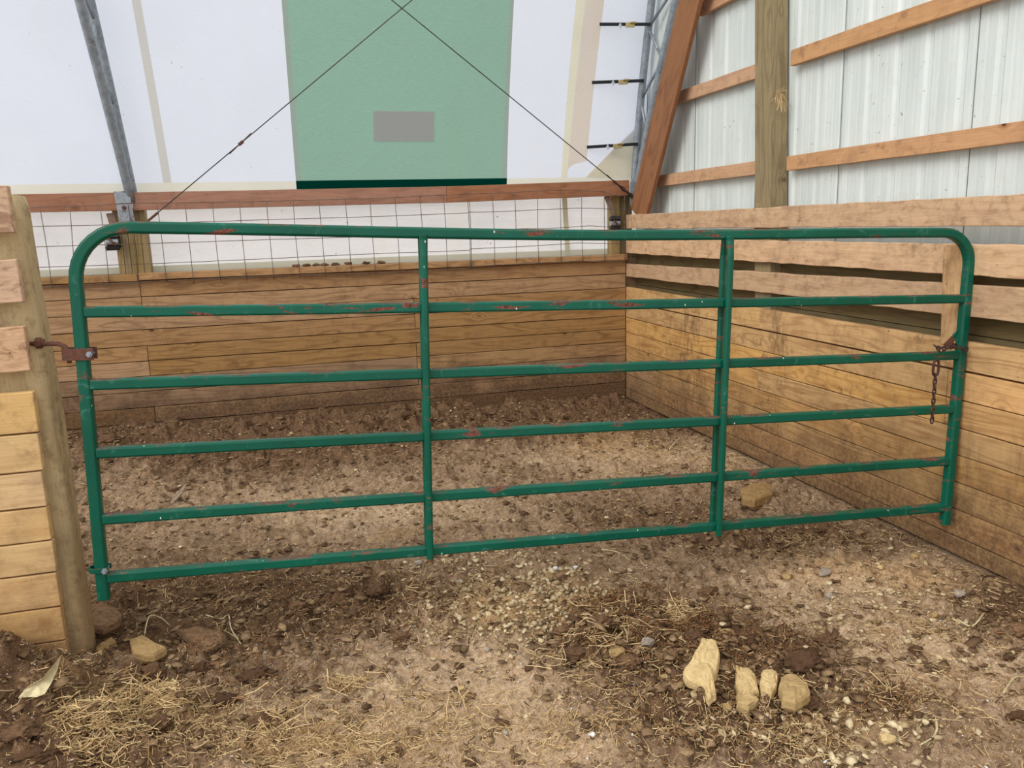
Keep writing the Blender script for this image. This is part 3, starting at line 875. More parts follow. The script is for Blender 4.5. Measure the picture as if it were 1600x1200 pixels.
# steel sheet
def corrugated():
    m = MB(); prof = []
    y = 0.2
    seams = []
    pitch = 0.2286
    k = 0
    ystart = -0.05 + 0.2286 * 1
    y = -0.05
    prof.append((0.2, 0.0)); prof.append((-0.02, 0.0))
    while y > -7.0:
        # ridge (away from the room)
        prof += [(y - 0.000, 0.0), (y - 0.020, 0.010), (y - 0.046, 0.010), (y - 0.062, 0.0)]
        prof += [(y - 0.095, 0.0), (y - 0.102, 0.0014), (y - 0.114, 0.0014), (y - 0.121, 0.0)]
        prof += [(y - 0.165, 0.0), (y - 0.172, 0.0014), (y - 0.184, 0.0014), (y - 0.191, 0.0)]
        y -= pitch
    vs = []
    for (yy, dx) in prof: vs += [(0.2 + dx, yy, 1.5), (0.2 + dx, yy, 6.0)]
    fs = [(2 * i, 2 * i + 1, 2 * i + 3, 2 * i + 2) for i in range(len(prof) - 1)]
    m.add(vs, fs)
    o = m.build('wall_right_upper', STEEL)
    struct(o, 'white ribbed steel sheet wall at right')
    for q in (-0.05, -0.97, -1.89, -2.82, -3.83, -4.74, -5.66):
        m = MB(); m.board((0.1985, q, 1.5), (0.1985, q, 6.0), (0, 1, 0), 0.004, 0.003)
        m.build('lap_joint', LAP, o)
corrugated()

# girts of the steel wall
def girt(z, y0, y1, w, lab, x=0.155):
    m = MB(); m.board((x, y0, z), (x, y1, z), (0, 0, 1), w, 0.038, seg=max(3, int(abs(y1 - y0) / 0.3)), edge=0.0012)
    tag(m.build('wall_girt', W_GIRT, bevel=0.002), lab, 'board', None)
P0, P1 = -2.05, -2.36
girt(2.115, -0.1, P0, 0.096, 'short tan girt on the steel wall, lowest left of the tall post')
girt(2.115, P1, -6.9, 0.094, 'long tan girt on the steel wall, lowest right of the tall post')
girt(2.785, -0.55, P0, 0.098, 'short tan girt on the steel wall, middle height left of the tall post')
girt(2.792, P1, -6.9, 0.098, 'long tan girt on the steel wall, upper one right of the tall post')
girt(3.40, -1.12, P0, 0.10, 'short tan girt on the steel wall, top left at the frame edge')
girt(3.44, P1, -6.9, 0.10, 'tan girt on the steel wall above the picture, right of the tall post')
bpy.data.objects.remove(bpy.data.objects['wall_girt.005'])
# tall post
pr = empty('tall_post', (0.11, -2.22, 0))
tag(pr, 'tall square olive post against the white steel wall with a tuft of hay', 'post')
m = MB(); m.board((0.005, -0.10, 0.0), (0.005, 0.22, 6.0), (0, 1, 0), 0.19, 0.135, seg=16, edge=0.001)
m.build('post_shaft', W_POST, pr, bevel=0.004)
# hay tuft caught on it
m = MB(); tp = at(1217, 150, 1, -2.325)
for k in range(42):
    a = random.uniform(0, 6.28); L = random.uniform(0.03, 0.10)
    d = Vector((math.cos(a) * .7, -abs(random.gauss(0, .5)), math.sin(a) - 0.45)).normalized()
    p = tp + Vector((random.uniform(-.02, .02), 0, random.uniform(-.03, .03)))
    m.tube([p, p + d * L * .6, p + d * L + Vector((0, 0, -L * .3))], 0.0011, 3)
tag(m.build('hay_tuft', STRAW), 'small tuft of dry hay stuck on the tall post', 'hay')
# raked board following the arch
m = MB()
A0, A1 = at(1000, 330, 0, 0.03), at(1079, 2, 0, 0.03)
dd = (A1 - A0); A0 = A0 - dd * 0.03; A2 = A1 + dd * 1.0
m.board(A0, A2, (0, 1, 0), 0.335, 0.038, seg=14)
tag(m.build('raked_board', W_BRACE, bevel=0.004), 'slanting orange-brown board rising along the arch in the right corner', 'board')

# ------------------------------------------------------------------ front left: post and plank fence
fr = empty('plank_fence', (-4.228, -3.77, 0)); FB = Vector(fr.location)
tag(fr, 'wooden fence end at left with round-edged post and tan planks', 'fence')
def front_post():
    m = MB(); vs = []; gs = []; fs = []
    n = 20; rows = 46
    for i in range(rows + 1):
        s = i / rows; z = -0.3 + s * 2.21
        kx = 1.0 + 0.06 * math.exp(-((z - 0.15) / .25) ** 2)
        cx = 0.012 * math.sin(z * 2.1) - 0.010 * (z < 0)
        for k in range(n):
            a = 2 * math.pi * k / n
            ca, sa = math.cos(a), math.sin(a)
            e_ = 0.42
            x = math.copysign(abs(ca) ** e_, ca) * 0.097; y = math.copysign(abs(sa) ** e_, sa) * 0.095
            wob = 1 + 0.012 * math.sin(5 * a + z * 6) + random.uniform(-.006, .006)
            if i == rows: x *= 0.93; y *= 0.93
            zz = z + (0.018 * (1 - (x / 0.097) ** 2) if i >= rows - 1 else 0)
            vs.append((cx + x * kx * wob, y * kx * wob, zz)); gs.append((z, a * 0.09 + 4.0, 1.0))
    for i in range(rows):
        for k in range(n):
            k2 = (k + 1) % n; a = i * n
            fs.append((a + k, a + k2, a + n + k2, a + n + k))
    fs.append(tuple(rows * n + k for k in range(n)))
    m.add(vs, fs, gs, 0.6)
    return m.build('fence_post', W_POSTF, fr, smooth=True)
front_post()
LB = [(1.945, 1.779, -4.143, 1), (1.684, 1.527, -4.147, 1), (1.438, 1.274, -4.156, 1), (1.194, 1.040, -4.158, 0), (1.034, 0.891, -4.162, 0), (0.885, 0.748, -4.168, 0),
      (0.742, 0.611, -4.169, 0), (0.605, 0.480, -4.167, 0), (0.474, 0.336, -4.170, 0), (0.330, 0.19, -4.172, 0), (0.186, 0.03, -4.172, 0)]
for (a, b, x, rgh) in LB:
    m = MB(); z = (a + b) / 2
    m.board(Vector((-6.8, -3.925, z)) - FB, Vector((x, -3.925, z)) - FB, (0, 0, 1), a - b, 0.04, seg=40, edge=0.0025 if rgh else 0.001, pid=random.uniform(.35, .8))
    o = m.build('board', W_LEFTR if rgh else W_LEFT, fr, bevel=0.004)
# second post further left carries the boards' other end
m = MB(); m.board(Vector((-6.6, -3.78, -0.2)) - FB, Vector((-6.6, -3.78, 1.95)) - FB, (1, 0, 0), 0.18, 0.18, seg=6); m.build('fence_post', W_POSTF, fr, bevel=0.02)

# ------------------------------------------------------------------ the gate
GP = Vector((-4.0245, -3.9097, 0.2675))
GR = Matrix(((0.99805204, 0.0507462, 0.03628988), (-0.0515184, 0.99845813, 0.02066944), (-0.03518503, -0.02249877, 0.99912753)))
gate = empty('tube_gate', GP); gate.rotation_euler = GR.to_euler()
tag(gate, 'long green tubular steel livestock gate with six bars and rounded corners, rust patches', 'gate')
GL = 3.972; HT = 1.5236; Wt = 0.046; Ht = 0.038
def arc(cx, cz, r, a0, a1, n=9):
    return [(cx + r * math.cos(math.radians(a0 + (a1 - a0) * k / n)), 0, cz + r * math.sin(math.radians(a0 + (a1 - a0) * k / n))) for k in range(n + 1)]
rc = 0.20
def top_z(u):  # the top rail sags slightly
    return HT + 0.010 * math.cos(2 * math.pi * min(max(u / GL, 0), 1)) - 0.006
pts = [(0, 0, 0.057), (0, 0, 0.5), (0, 0, 1.0)] + arc(rc, HT - rc + .004, rc, 180, 90)
pts += [(u, 0, top_z(u)) for u in np.linspace(0.45, GL - 0.35, 12)]
rc2 = 0.155
pts += arc(GL - rc2, HT - rc2 + .004, rc2, 90, 0) + [(GL, 0, 1.0), (GL, 0, 0.5), (GL, 0, 0.057)]
m = MB(); m.sweep(pts, rsquare(Wt, Wt, 0.008), up=(0, 1, 0)); m.build('frame', GREEN, gate, smooth=False, bevel=0.003)
BV = [1.2107, 0.9318, 0.661, 0.3915, 0.147]
bows = [-.003, -.002, 0.0, 0.0, 0.0]
for v, bw in zip(BV, bows):
    m = MB()
    P = [(u, 0, v + bw * math.sin(math.pi * u / GL)) for u in np.linspace(Wt / 2 - .002, GL - Wt / 2 + .002, 12)]
    m.sweep(P, rsquare(Ht + 0.004, Wt * 0.9, 0.006), up=(0, 1, 0)); m.build('rail', GREEN, gate, bevel=0.002)
for u in (1.312, 2.682):
    for s in (-1, 1):
        y = s * (Wt * 0.45 + 0.0125)
        m = MB(); zs = [0.112, 0.13, 0.6, 1.1, 1.42, 1.485, 1.505]
        m.sweep([(u + 0.003 * (0.8 - z), y * (1 if z < 1.46 else 0.65), z) for z in zs], rsquare(0.030, 0.027, 0.008), up=(0, 1, 0), scales=[1, 1, 1, 1, 1, 1.15, 1.35])
        o = m.build('upright', GREEN, gate, bevel=0.002)
# hinge clamps on the left stile
def clamp(v, mat, out, name, lab, k=1.0):
    m = MB()
    for s in (-1, 1): m.board((-0.046 * k, s * (Wt / 2 + 0.004), v), (0.018 + 0.027 * k, s * (Wt / 2 + 0.004), v), (0, 0, 1), 0.046 * k, 0.006)
    vs = []; n = 12
    for j_ in range(n + 1):
        a = math.radians(90 + 180 * j_ / n)
        for zz in (-0.023 * k, 0.023 * k):
            for r in (0.022, 0.028): vs.append((-0.044 * k + r * math.cos(a), r * math.sin(a), v + zz))
    fs = []
    for j_ in range(n):
        a = j_ * 4; b = a + 4
        fs += [(a, b, b + 1, a + 1), (a + 2, a + 3, b + 3, b + 2), (a + 1, b + 1, b + 3, a + 3), (a, a + 2, b + 2, b)]
    m.add(vs, fs)
    o = m.build(name, mat, gate, bevel=0.0015); o['label'] = lab
    m = MB(); m.tube([(0.008 + 0.024 * k, -0.045, v), (0.008 + 0.024 * k, 0.04, v)], 0.006, 8, up=(0, 0, 1)); m.tube([(0.008 + 0.024 * k, -0.038, v), (0.008 + 0.024 * k, -0.028, v)], 0.012, 6, up=(0, 0, 1))
    m.build('bolt', GALV, o)
vh = 1.052
clamp(vh, RUSTY, 0.1, 'hinge_clamp', 'rusty upper hinge clamp')
clamp(0.185, GREEN, 0.1, 'hinge_clamp', 'green lower hinge clamp', 0.45)
# bent eye bolt from the post into the clamp
hp = at(60, 536, 1, -3.86); hq = at(104, 543, 1, -3.90)
hb = empty('hinge_bolt', hp); tag(hb, 'rusty bent hinge bolt joining the left post to the gate', 'bolt')
q = hq - hp
m = MB(); m.tube([Vector((-0.03, 0.0, 0)), q * 0.25, q * 0.5 + Vector((0, 0, .006)), q * 0.72 + Vector((0, 0, .010)), q * 0.93 + Vector((0, 0, .004)), q + Vector((.002, 0, -.004)), q + Vector((.003, 0, -.06))], 0.0085, 10, up=(0, 1, 0.1), scales=[1, 1, 1.15, 1.1, 1, 1, .95])
m.build('bolt_shaft', RUSTY, hb, smooth=True)
m = MB(); m.tube([Vector((-0.008, 0, 0)), Vector((0.012, 0, 0))], 0.021, 6, up=(0, 1, 0)); m.tube([Vector((0.012, 0, 0)), Vector((0.02, 0, 0))], 0.015, 10, up=(0, 1, 0)); m.build('nut', RUSTY, hb)

# ------------------------------------------------------------------ chain at the gate's right end
GM = Matrix.Translation(GP) @ GR.to_4x4()
def gpt(u, y, v): return GM @ Vector((u, y, v))
def link_ring(c, d, s, L, w, r):
    ring = []
    for a in range(14):
        an = a / 14 * 2 * math.pi
        x = math.cos(an); y = math.sin(an)
        ring.append(c + d * ((L / 2 - w / 2) * (1 if x > 0 else -1) * min(1, abs(x) * 3) + (w / 2) * x) + s * (w / 2) * y)
    m = MB(); m.tube(ring, r, 6, closed=True, up=d.cross(s)); return m
ch = empty('latch_chain', gpt(GL - 0.10, -0.03, 0.93)); tag(ch, 'dark rusty chain hanging from the right end of the gate', 'chain'); cb = Vector(ch.location)
top = at(1463, 566, 1, cb.y - 0.03); botp = at(1456, 660, 1, cb.y - 0.035)
ds = (botp - top).normalized()
m = link_ring(top - cb + ds * 0.028, ds, Vector((1, 0.1, 0)).normalized(), 0.075, 0.036, 0.0062); m.build('link', CHAINM, ch, smooth=True)['label'] = 'large hook link at the top'
tot = (botp - top).length - 0.06; nl = 10; st = tot / nl
for k in range(nl):
    c_ = top - cb + ds * (0.060 + st * (k + 0.5))
    s = Vector((1, 0.15, 0)) if k % 2 else Vector((0.45, 0.9, 0))
    link_ring(c_, ds, s.normalized(), st * 1.42, 0.021, 0.0036).build('link', CHAINM, ch, smooth=True)
# horizontal run round the stile
run = [(1462, 541), (1470, 547), (1480, 543), (1490, 540), (1500, 544), (1511, 546)]
pts = [at(u, v, 1, cb.y - 0.03 - 0.010 * math.sin(i)) - cb for i, (u, v) in enumerate(run)]
for i in range(len(pts) - 1):
    a, b = pts[i], pts[i + 1]; d = (b - a).normalized()
    for j in (0.25, 0.75):
        s = Vector((0, 0.2, 1)) if (i + int(j * 2)) % 2 else Vector((0, 1, 0.3))
        s = (s - s.dot(d) * d).normalized()
        link_ring(a.lerp(b, j), d, s, 0.036, 0.021, 0.0036).build('link', CHAINM, ch, smooth=True)
# latch plate and spike
m = MB()
l0 = at(1477, 541, 1, cb.y - 0.035) - cb; l1 = at(1490, 528, 1, cb.y - 0.035) - cb
m.board(l0, l1, (0.6, 0, 0.8), 0.030, 0.006)
m.build('latch_plate', RUSTY, ch)
m = MB()
s0 = at(1486, 533, 1, cb.y - 0.03) - cb; s1 = at(1499, 513, 1, cb.y - 0.03) - cb
m.sweep([s0, s0.lerp(s1, .5), s1], rsquare(0.018, 0.008, 0.002), up=(0, 1, 0), scales=[1.8, 1.1, 0.15]); m.build('latch_spike', GREEN, ch)

# ------------------------------------------------------------------ lumps, stones and litter
def lump(name, px, size, mat, label, cat, flat=0.55, group=None, seed=None, pts=None, tilt=0.25, sub=2, sink=0.3, rough=0.22, pid=None, cell=2.2):
    r = random.Random(seed if seed is not None else hash((round(px[0]), round(px[1]))) & 0xffff)
    h = 0.03
    for _ in range(4):
        p = at(px[0], px[1], 2, h); p.y = min(p.y, -0.10); h = float(ground(p.x, p.y))
    bm = bmesh.new(); bmesh.ops.create_icosphere(bm, subdivisions=sub, radius=0.5)
    offs = [Vector((r.uniform(-9, 9), r.uniform(-9, 9), r.uniform(-9, 9))) for _ in range(2)]
    from mathutils import noise as mn
    # a few cutting planes give a broken stone its facets
    planes = [(Vector((r.gauss(0, 1), r.gauss(0, 1), r.gauss(0, .7))).normalized(), r.uniform(0.30, 0.44)) for _ in range(9)]
    for v in bm.verts:
        c_ = v.co.copy()
        for (nn, dd_) in planes:
            k = c_.dot(nn) - dd_
            if k > 0: c_ -= nn * k
        c_ *= 1 + rough * mn.noise(c_ * cell * 2 + offs[0]) + rough * 0.6 * mn.noise(c_ * cell * 5 + offs[1])
        v.co = c_
    rot = Matrix.Rotation(r.uniform(0, 6.28), 3, 'Z')
    tl_ = Matrix.Rotation(r.uniform(-tilt, tilt), 3, 'X')
    sx, sy = size
    me = bpy.data.meshes.new(name)
    for v in bm.verts:
        v.co = tl_ @ (Matrix.Diagonal((sx, sy, min(sx, sy) * flat * 1.6)) @ (rot @ v.co))
    bm.to_mesh(me); bm.free()
    n = len(me.vertices)
    pv = r.uniform(0, 1) if pid is None else pid
    me.attributes.new('pid', 'FLOAT', 'POINT').data.foreach_set('value', [pv] * n)
    me.polygons.foreach_set('use_smooth', [sub > 2] * len(me.polygons))
    me.materials.append(mat)
    o = bpy.data.objects.new(name, me); COL.objects.link(o)
    o.location = (p.x, p.y, h + min(sx, sy) * flat * (0.8 - 0.8 * sink) * 1.0)
    tag(o, label, cat, group)
    return o

# flat slab with the outline seen in the photo, real thickness
def slab(name, outline, y_lift, th, mat, label, cat, lean=0.0, pid=0.5):
    """outline in pixels on the ground plane; th = thickness"""
    P = [at(u, v, 2, y_lift) for (u, v) in outline]
    cx = sum((p for p in P), Vector()) / len(P)
    g = float(ground(cx.x, cx.y))
    base = Vector((cx.x, cx.y, min(g, y_lift)))
    m = MB(); n = len(P)
    from mathutils import noise as mn
    dense = []
    for i in range(n):
        for j in range(3):
            q_ = P[i].lerp(P[(i + 1) % n], j / 3)
            dense.append(q_ + Vector((mn.noise(q_ * 40), mn.noise(q_ * 40 + Vector((5, 5, 5))), 0)) * 0.006)
    N = len(dense)
    vs = []
    for (sc_, dz) in ((0.25, 0.006), (0.5, 0.005), (0.74, 0.003), (0.92, -0.001), (1.0, -0.010), (1.02, -th * .7), (0.9, -th)):
        for q_ in dense:
            r_ = (q_ - cx) * sc_ + cx
            hz = 0.008 * mn.noise(Vector((r_.x, r_.y, 3 * sc_)) * 38) + 0.004 * mn.noise(Vector((r_.x, r_.y, 3 * sc_)) * 110) + lean * (r_.y - cx.y)
            vs.append(Vector((r_.x, r_.y, y_lift + dz + hz)) - base)
    vs.append(Vector((cx.x, cx.y, y_lift + 0.004)) - base)
    fs = [(7 * N, k, (k + 1) % N) for k in range(N)]
    for l in range(6):
        for k in range(N):
            k2 = (k + 1) % N
            fs.append((l * N + k, (l + 1) * N + k, (l + 1) * N + k2, l * N + k2))
    fs.append(tuple(6 * N + k for k in reversed(range(N))))
    m.add(vs, fs, None, pid)
    o = m.build(name, mat, None, smooth=False, bevel=0.0)
    o.location = base
    return tag(o, label, cat)
def gz(u, v, extra):
    h = 0.05
    for _ in range(5):
        p = at(u, v, 2, h); h = float(ground(p.x, p.y)) + extra
    return h
slab('flat_stone', [(1097, 1006), (1119, 1007), (1125, 1022), (1121, 1040), (1115, 1050), (1119, 1068), (1109, 1075), (1092, 1058), (1074, 1054), (1067, 1045), (1084, 1028), (1093, 1013)], gz(1100, 1036, 0.035), 0.05, ROCK, 'largest flat tan stone, leaning on the dung heap', 'stone', pid=0.95, lean=0.25)
slab('flat_stone', [(1145, 1038), (1154, 1037), (1179, 1051), (1187, 1072), (1170, 1078), (1154, 1080), (1149, 1056)], gz(1166, 1058, 0.035), 0.045, ROCK, 'flat tan stone, middle one of those on the dung heap', 'stone', pid=0.8, lean=0.2)
slab('flat_stone', [(1190, 1046), (1208, 1043), (1216, 1052), (1214, 1070), (1204, 1081), (1190, 1076), (1187, 1060)], gz(1203, 1062, 0.035), 0.045, ROCK, 'pale tan stone between two larger tan stones on the dung heap', 'stone', pid=1.0)
slab('flat_stone', [(1220, 1054), (1244, 1052), (1262, 1066), (1267, 1082), (1244, 1096), (1224, 1090), (1216, 1072)], gz(1240, 1072, 0.045), 0.05, ROCK, 'crumbly yellow-brown stone, rightmost of those on the dung heap', 'stone', pid=0.35)
slab('flat_stone', [(1150, 1086), (1172, 1082), (1188, 1092), (1170, 1101), (1152, 1099)], gz(1168, 1091, 0.035), 0.035, ROCK, 'small flat tan stone in front of the middle stone', 'stone', pid=0.5)
slab('flat_stone', [(1156, 762), (1180, 752), (1206, 756), (1208, 770), (1180, 780), (1160, 776)], gz(1182, 768, 0.05), 0.07, ROCK, 'brown-tan stone behind the gate near the right plank wall', 'stone', pid=0.0)
slab('flat_stone', [(202, 996), (222, 990), (258, 1010), (240, 1022), (206, 1018)], gz(228, 1006, 0.06), 0.05, ROCK, 'tan stone with pebbles stuck to it, right of the left post', 'stone', pid=0.15)
slab('flat_stone', [(128, 950), (160, 938), (190, 956), (186, 968), (158, 980), (130, 974)], gz(158, 960, 0.06), 0.05, CLOD, 'flat grey-brown crust slab beside the left post', 'crust', pid=0.9)
slab('flat_stone', [(275, 982), (310, 976), (352, 990), (348, 1002), (300, 1000)], gz(312, 990, 0.045), 0.045, CLOD, 'long flat brown crust slab in front of the gate left end', 'crust', pid=0.8)
slab('flat_stone', [(150, 1010), (176, 992), (180, 1000), (158, 1026), (150, 1024)], gz(165, 1010, 0.03), 0.04, ROCK, 'narrow olive-brown stone leaning right of the post foot', 'stone', pid=0.0)

STN = [(632, 932, .018, 'pale round pebble beside the gravel left edge'), (1430, 871, .05, 'round brown stone close to the right plank wall'), (1375, 895, .045, 'pale yellow stone in front of the right wall'),
       (1230, 905, .06, 'orange-tan stone in the soil right of the heap'), (1288, 905, .07, 'grey stone right of the orange-tan stone'), (1295, 935, .045, 'yellowish stone below the grey stone'), (1282, 928, .04, 'small yellow stone next to a yellowish stone'),
       (1460, 965, .05, 'upright orange-tan stone at right'), (1135, 1112, .05, 'crumbled orange stone in front of the flat stones'), (962, 1018, .085, 'pinkish rounded stone left of the dung heap'), (1012, 1008, .06, 'grey rounded stone beside the pinkish stone'),
       (1135, 1000, .075, 'reddish brown stone behind the largest flat stone'), (720, 912, .05, 'grey-brown flat stone amid the gravel'), (655, 885, .06, 'grey chunk just below the gate bottom bar'), (1500, 930, .06, 'grey stone at the far right'),
       (1387, 1152, .055, 'pale knobbly stone at bottom right'), (762, 1012, .03, 'bluish grey pebble right of the gravel'), (742, 1048, .026, 'dull green-grey pebble on dry soil'), (722, 1079, .028, 'tan pebble on dry soil at centre bottom'),
       (925, 1149, .026, 'pale blue-white bit of stone at bottom centre'), (868, 894, .04, 'white lump near the gate upright'), (900, 890, .035, 'smaller white lump right of the white lump'),
       (790, 1152, .03, 'flat grey pebble at the bottom centre'), (1038, 1062, .035, 'orange leaf-like chip on the dung heap')]
for i, (u, v, s, lab) in enumerate(STN):
    white = 'white' in lab; grey = 'grey' in lab
    lump('stone', (u, v), (s, s * random.uniform(.7, .95)), WHITEB if white else (GREYROCK if grey else ROCK), lab, 'stone', 0.5, seed=i + 3, sink=0.25, rough=0.15,
         pid=0.2 if ('orange' in lab or 'brown' in lab or 'pinkish' in lab) else 0.8)

# dark clods, each a thing of its own
CL = [(975, 935, .13, .05, 'fibrous dark clod with straw behind the dung heap, farthest of the clods there'), (1106, 940, .10, .10, 'lone dark round clod right of the heap, below the gate'), (1085, 1000, .10, .04, 'dark clod touching the largest flat stone from behind'),
      (1133, 1050, .07, .1, 'black clod between the two largest flat stones'), (1200, 995, .08, .1, 'clod behind the stones at right'), (1290, 1005, .14, .1, 'long dark clod with pale edge, right of the heap'),
      (1255, 1040, .15, .1, 'long dark clod just right of the flat stones'), (1430, 1018, .06, .1, 'small dark clod on the light soil at right'), (1385, 1090, .10, .1, 'fibrous clod at lower right'),
      (1375, 1112, .10, .1, 'dark grey clod below the fibrous one at lower right'), (1590, 990, .10, .1, 'dark clod at the right edge near the wall'), (1575, 1030, .05, .1, 'small flat clod near the right edge'), (1590, 1120, .12, .1, 'dark clod at the right edge, lower'),
      (940, 980, .12, .1, 'brown clod at the left of the heap'), (905, 1030, .12, .1, 'brown straw-filled clod at the heap lower left'), (985, 1045, .10, .1, 'brown clod in the middle of the heap'), (1050, 1025, .09, .1, 'reddish brown clod left of the largest flat stone'),
      (625, 1000, .10, .1, 'torn brown clod left of the gravel'), (590, 930, .14, .1, 'low brown mound below the gate left upright'), (460, 950, .10, .1, 'low brown clod below the gate, left of the mound'),
      (315, 1050, .09, .1, 'dark broken clod with pale pebble left of centre'), (350, 1100, .12, .1, 'wide flat clod at lower left'), (240, 1060, .12, .1, 'brown clod right of the straw patch'), (290, 1015, .09, .1, 'brown clod beside the long crust slab'),
      (250, 1140, .10, .1, 'clod at the bottom left'), (60, 1180, .14, .1, 'dark clod in the bottom left corner'), (30, 1140, .12, .1, 'dark clod at the left edge'), (410, 1130, .10, .1, 'dark clod at the bottom, right of the straw'),
      (1060, 1065, .09, .1, 'dark clod in front of the largest flat stone, left'), (1120, 1085, .08, .1, 'dark clod in front of the gap between the two largest flat stones'), (1200, 1100, .09, .1, 'dark clod in front of the pale tan stone'), (1265, 1100, .10, .1, 'brown clod in front of the crumbly yellow-brown stone'),
      (1015, 975, .10, .1, 'brown clod behind the heap, right of the fibrous one'), (880, 990, .08, .1, 'small brown clod at the far left of the heap'), (1170, 1015, .07, .1, 'reddish clod just behind the middle flat stone'),
      (200, 1020, .10, .1, 'dark clod below the pebbly tan stone at left'), (330, 1010, .10, .1, 'broad clod below the long crust slab'), (400, 1060, .14, .1, 'wide crusty clod between the two straw patches at left'), (180, 1010, .08, .1, 'dark clod touching the foot of the left post'),
      (1170, 770, .05, .1, 'small clod beside the tan stone behind the gate'), (1285, 835, .10, .1, 'black moist clod at the foot of the right wall'), (1180, 955, .06, .1, 'small clod right of the lone round clod'),
      (520, 670, .12, .1, 'pale long clod against the back wall'), (440, 660, .10, .1, 'dark clod against the back wall, left'), (800, 662, .12, .1, 'reddish clod near the back wall behind the upright'), (640, 655, .14, .1, 'broad clod by the back wall left of the upright'),
      (360, 665, .12, .1, 'brown clump near the back wall, left third'), (170, 690, .16, .1, 'dark clump by the left post inside the pen'), (275, 770, .12, .1, 'brown clod in the pen beside the wood splinter'), (880, 655, .10, .1, 'dark clod near the corner of the pen'),
      (540, 775, .07, .1, 'small clod in the middle of the pen'), (640, 750, .07, .1, 'small clod beside the left upright in the pen'), (700, 780, .08, .1, 'flat clod right of the left upright in the pen'), (900, 800, .07, .1, 'dark clod under the fifth bar')]
for i, (u, v, s, _, lab) in enumerate(CL):
    lump('dirt_clod', (u, v), (s, s * random.uniform(.5, .8)), CLOD, lab, 'clod', 0.42, seed=40 + i, sub=4, sink=0.36, rough=0.42, cell=3.4)

# dirt clumps on top of the cap board
ORD = ('leftmost', 'second from the left', 'third from the left', 'fourth from the left', 'fourth from the right', 'third from the right', 'second from the right', 'rightmost')
for i, u in enumerate((463, 478, 494, 508, 524, 545, 572, 596)):
    p = at(u, 411, 1, 0.0)
    o = lump('dirt_clump', (u, 900), (.085, .05), CLOD, 'small dirt clump on the back wall cap board, %s of eight' % ORD[i], 'clump', 0.35, 'dirt clumps on the cap board', seed=200 + i, sub=2, rough=.5)
    o.location = (p.x, 0.005, 1.455 + 0.012)

# pale corn husk, wood splinter, curled stalks
def ribbon(name, pts, widths, mat, label, cat, curl=0.35, th=0.0015):
    m = MB(); vs = []; fs = []; n = len(pts); K = 5
    for i, p in enumerate(pts):
        p = Vector(p); t = Vector(pts[min(i + 1, n - 1)]) - Vector(pts[max(i - 1, 0)]); t.normalize()
        s = t.cross(Vector((0, -0.5, 1))).normalized(); nn = s.cross(t).normalized()
        for l in (0, th):
            for k in range(K):
                a = (k / (K - 1) - .5) * 2
                vs.append(p + s * (a * widths[i] / 2) + nn * (l + curl * widths[i] * (a * a - .5) * .5))
    for i in range(n - 1):
        a = i * 2 * K; b = a + 2 * K
        for k in range(K - 1):
            fs.append((a + k, b + k, b + k + 1, a + k + 1)); fs.append((a + K + k, a + K + k + 1, b + K + k + 1, b + K + k))
    m.add(vs, fs)
    return tag(m.build(name, mat, None, smooth=True), label, cat)
HUSK = simple('husk', (206, 192, 150), 0.7, 0.12, 60)
SPLIN = simple('grey_splinter', (140, 120, 100), 0.85, 0.2, 60)
def gp(u, v, up=0.02):
    h = 0.05
    for _ in range(5):
        p = at(u, v, 2, h); h = float(ground(p.x, p.y))
    return Vector((p.x, p.y, float(ground(p.x, p.y)) + up))
hb_ = gp(48, 1090, 0)
m = MB(); HO = [(28, 1091), (38, 1078), (52, 1068), (66, 1060), (80, 1043), (95, 1024), (90, 1046), (80, 1068), (70, 1084), (58, 1089), (44, 1089)]
f_ = [at(u, v, 1, hb_.y - 0.075 + 0.012 * math.sin(i * 1.3)) for i, (u, v) in enumerate(HO)]; N_ = len(f_)
cc_ = sum(f_, Vector()) / N_ + Vector((0, 0.02, 0))
m.add(f_ + [cc_] + [p + Vector((0, .003, 0)) for p in f_] + [cc_ + Vector((0, .003, 0))], [(k, (k + 1) % N_, N_) for k in range(N_)] + [(N_ + 1 + (k + 1) % N_, N_ + 1 + k, 2 * N_ + 1) for k in range(N_)] + [(k, N_ + 1 + k, N_ + 1 + (k + 1) % N_, (k + 1) % N_) for k in range(N_)])
tag(m.build('dry_husk', HUSK), 'pale dry pointed husk standing up from the dirt at the lower left', 'leaf')
a = gp(268, 793, .02); b = gp(292, 772, .06)
ribbon('wood_splinter', [a, a.lerp(b, .5), b], [.02, .04, .01], SPLIN, 'grey wood splinter on the dirt behind the gate, left', 'splinter', 0.1, 0.01)
def stalk(px, r, label, lift=0.015):
    P = [gp(u, v, lift) for (u, v) in px]
    out = []
    for i in range(len(P) - 1):
        p0 = P[max(i - 1, 0)]; p1 = P[i]; p2 = P[i + 1]; p3 = P[min(i + 2, len(P) - 1)]
        for k in range(4):
            t = k / 4
            out.append(0.5 * ((2 * p1) + (p2 - p0) * t + (2 * p0 - 5 * p1 + 4 * p2 - p3) * t * t + (3 * p1 - p0 - 3 * p2 + p3) * t ** 3))
    out.append(P[-1])
    m = MB(); m.tube(out, r, 5, scales=[1 - .5 * i / len(out) for i in range(len(out))])
    tag(m.build('dry_stalk', HUSK, None, smooth=True), label, 'stalk')
stalk([(322, 967), (345, 962), (358, 970), (362, 990), (377, 1015)], .004, 'curved pale dry stalk in front of the gate left part')
stalk([(337, 986), (350, 992), (365, 1000), (374, 1010)], .003, 'short pale stalk crossing the curved stalk')
stalk([(224, 990), (235, 977), (252, 974), (266, 981)], .003, 'thin arched pale stalk above the pebbly tan stone')
stalk([(525, 1058), (548, 1060), (572, 1062), (587, 1050)], .0028, 'thin bent pale stalk at centre left')
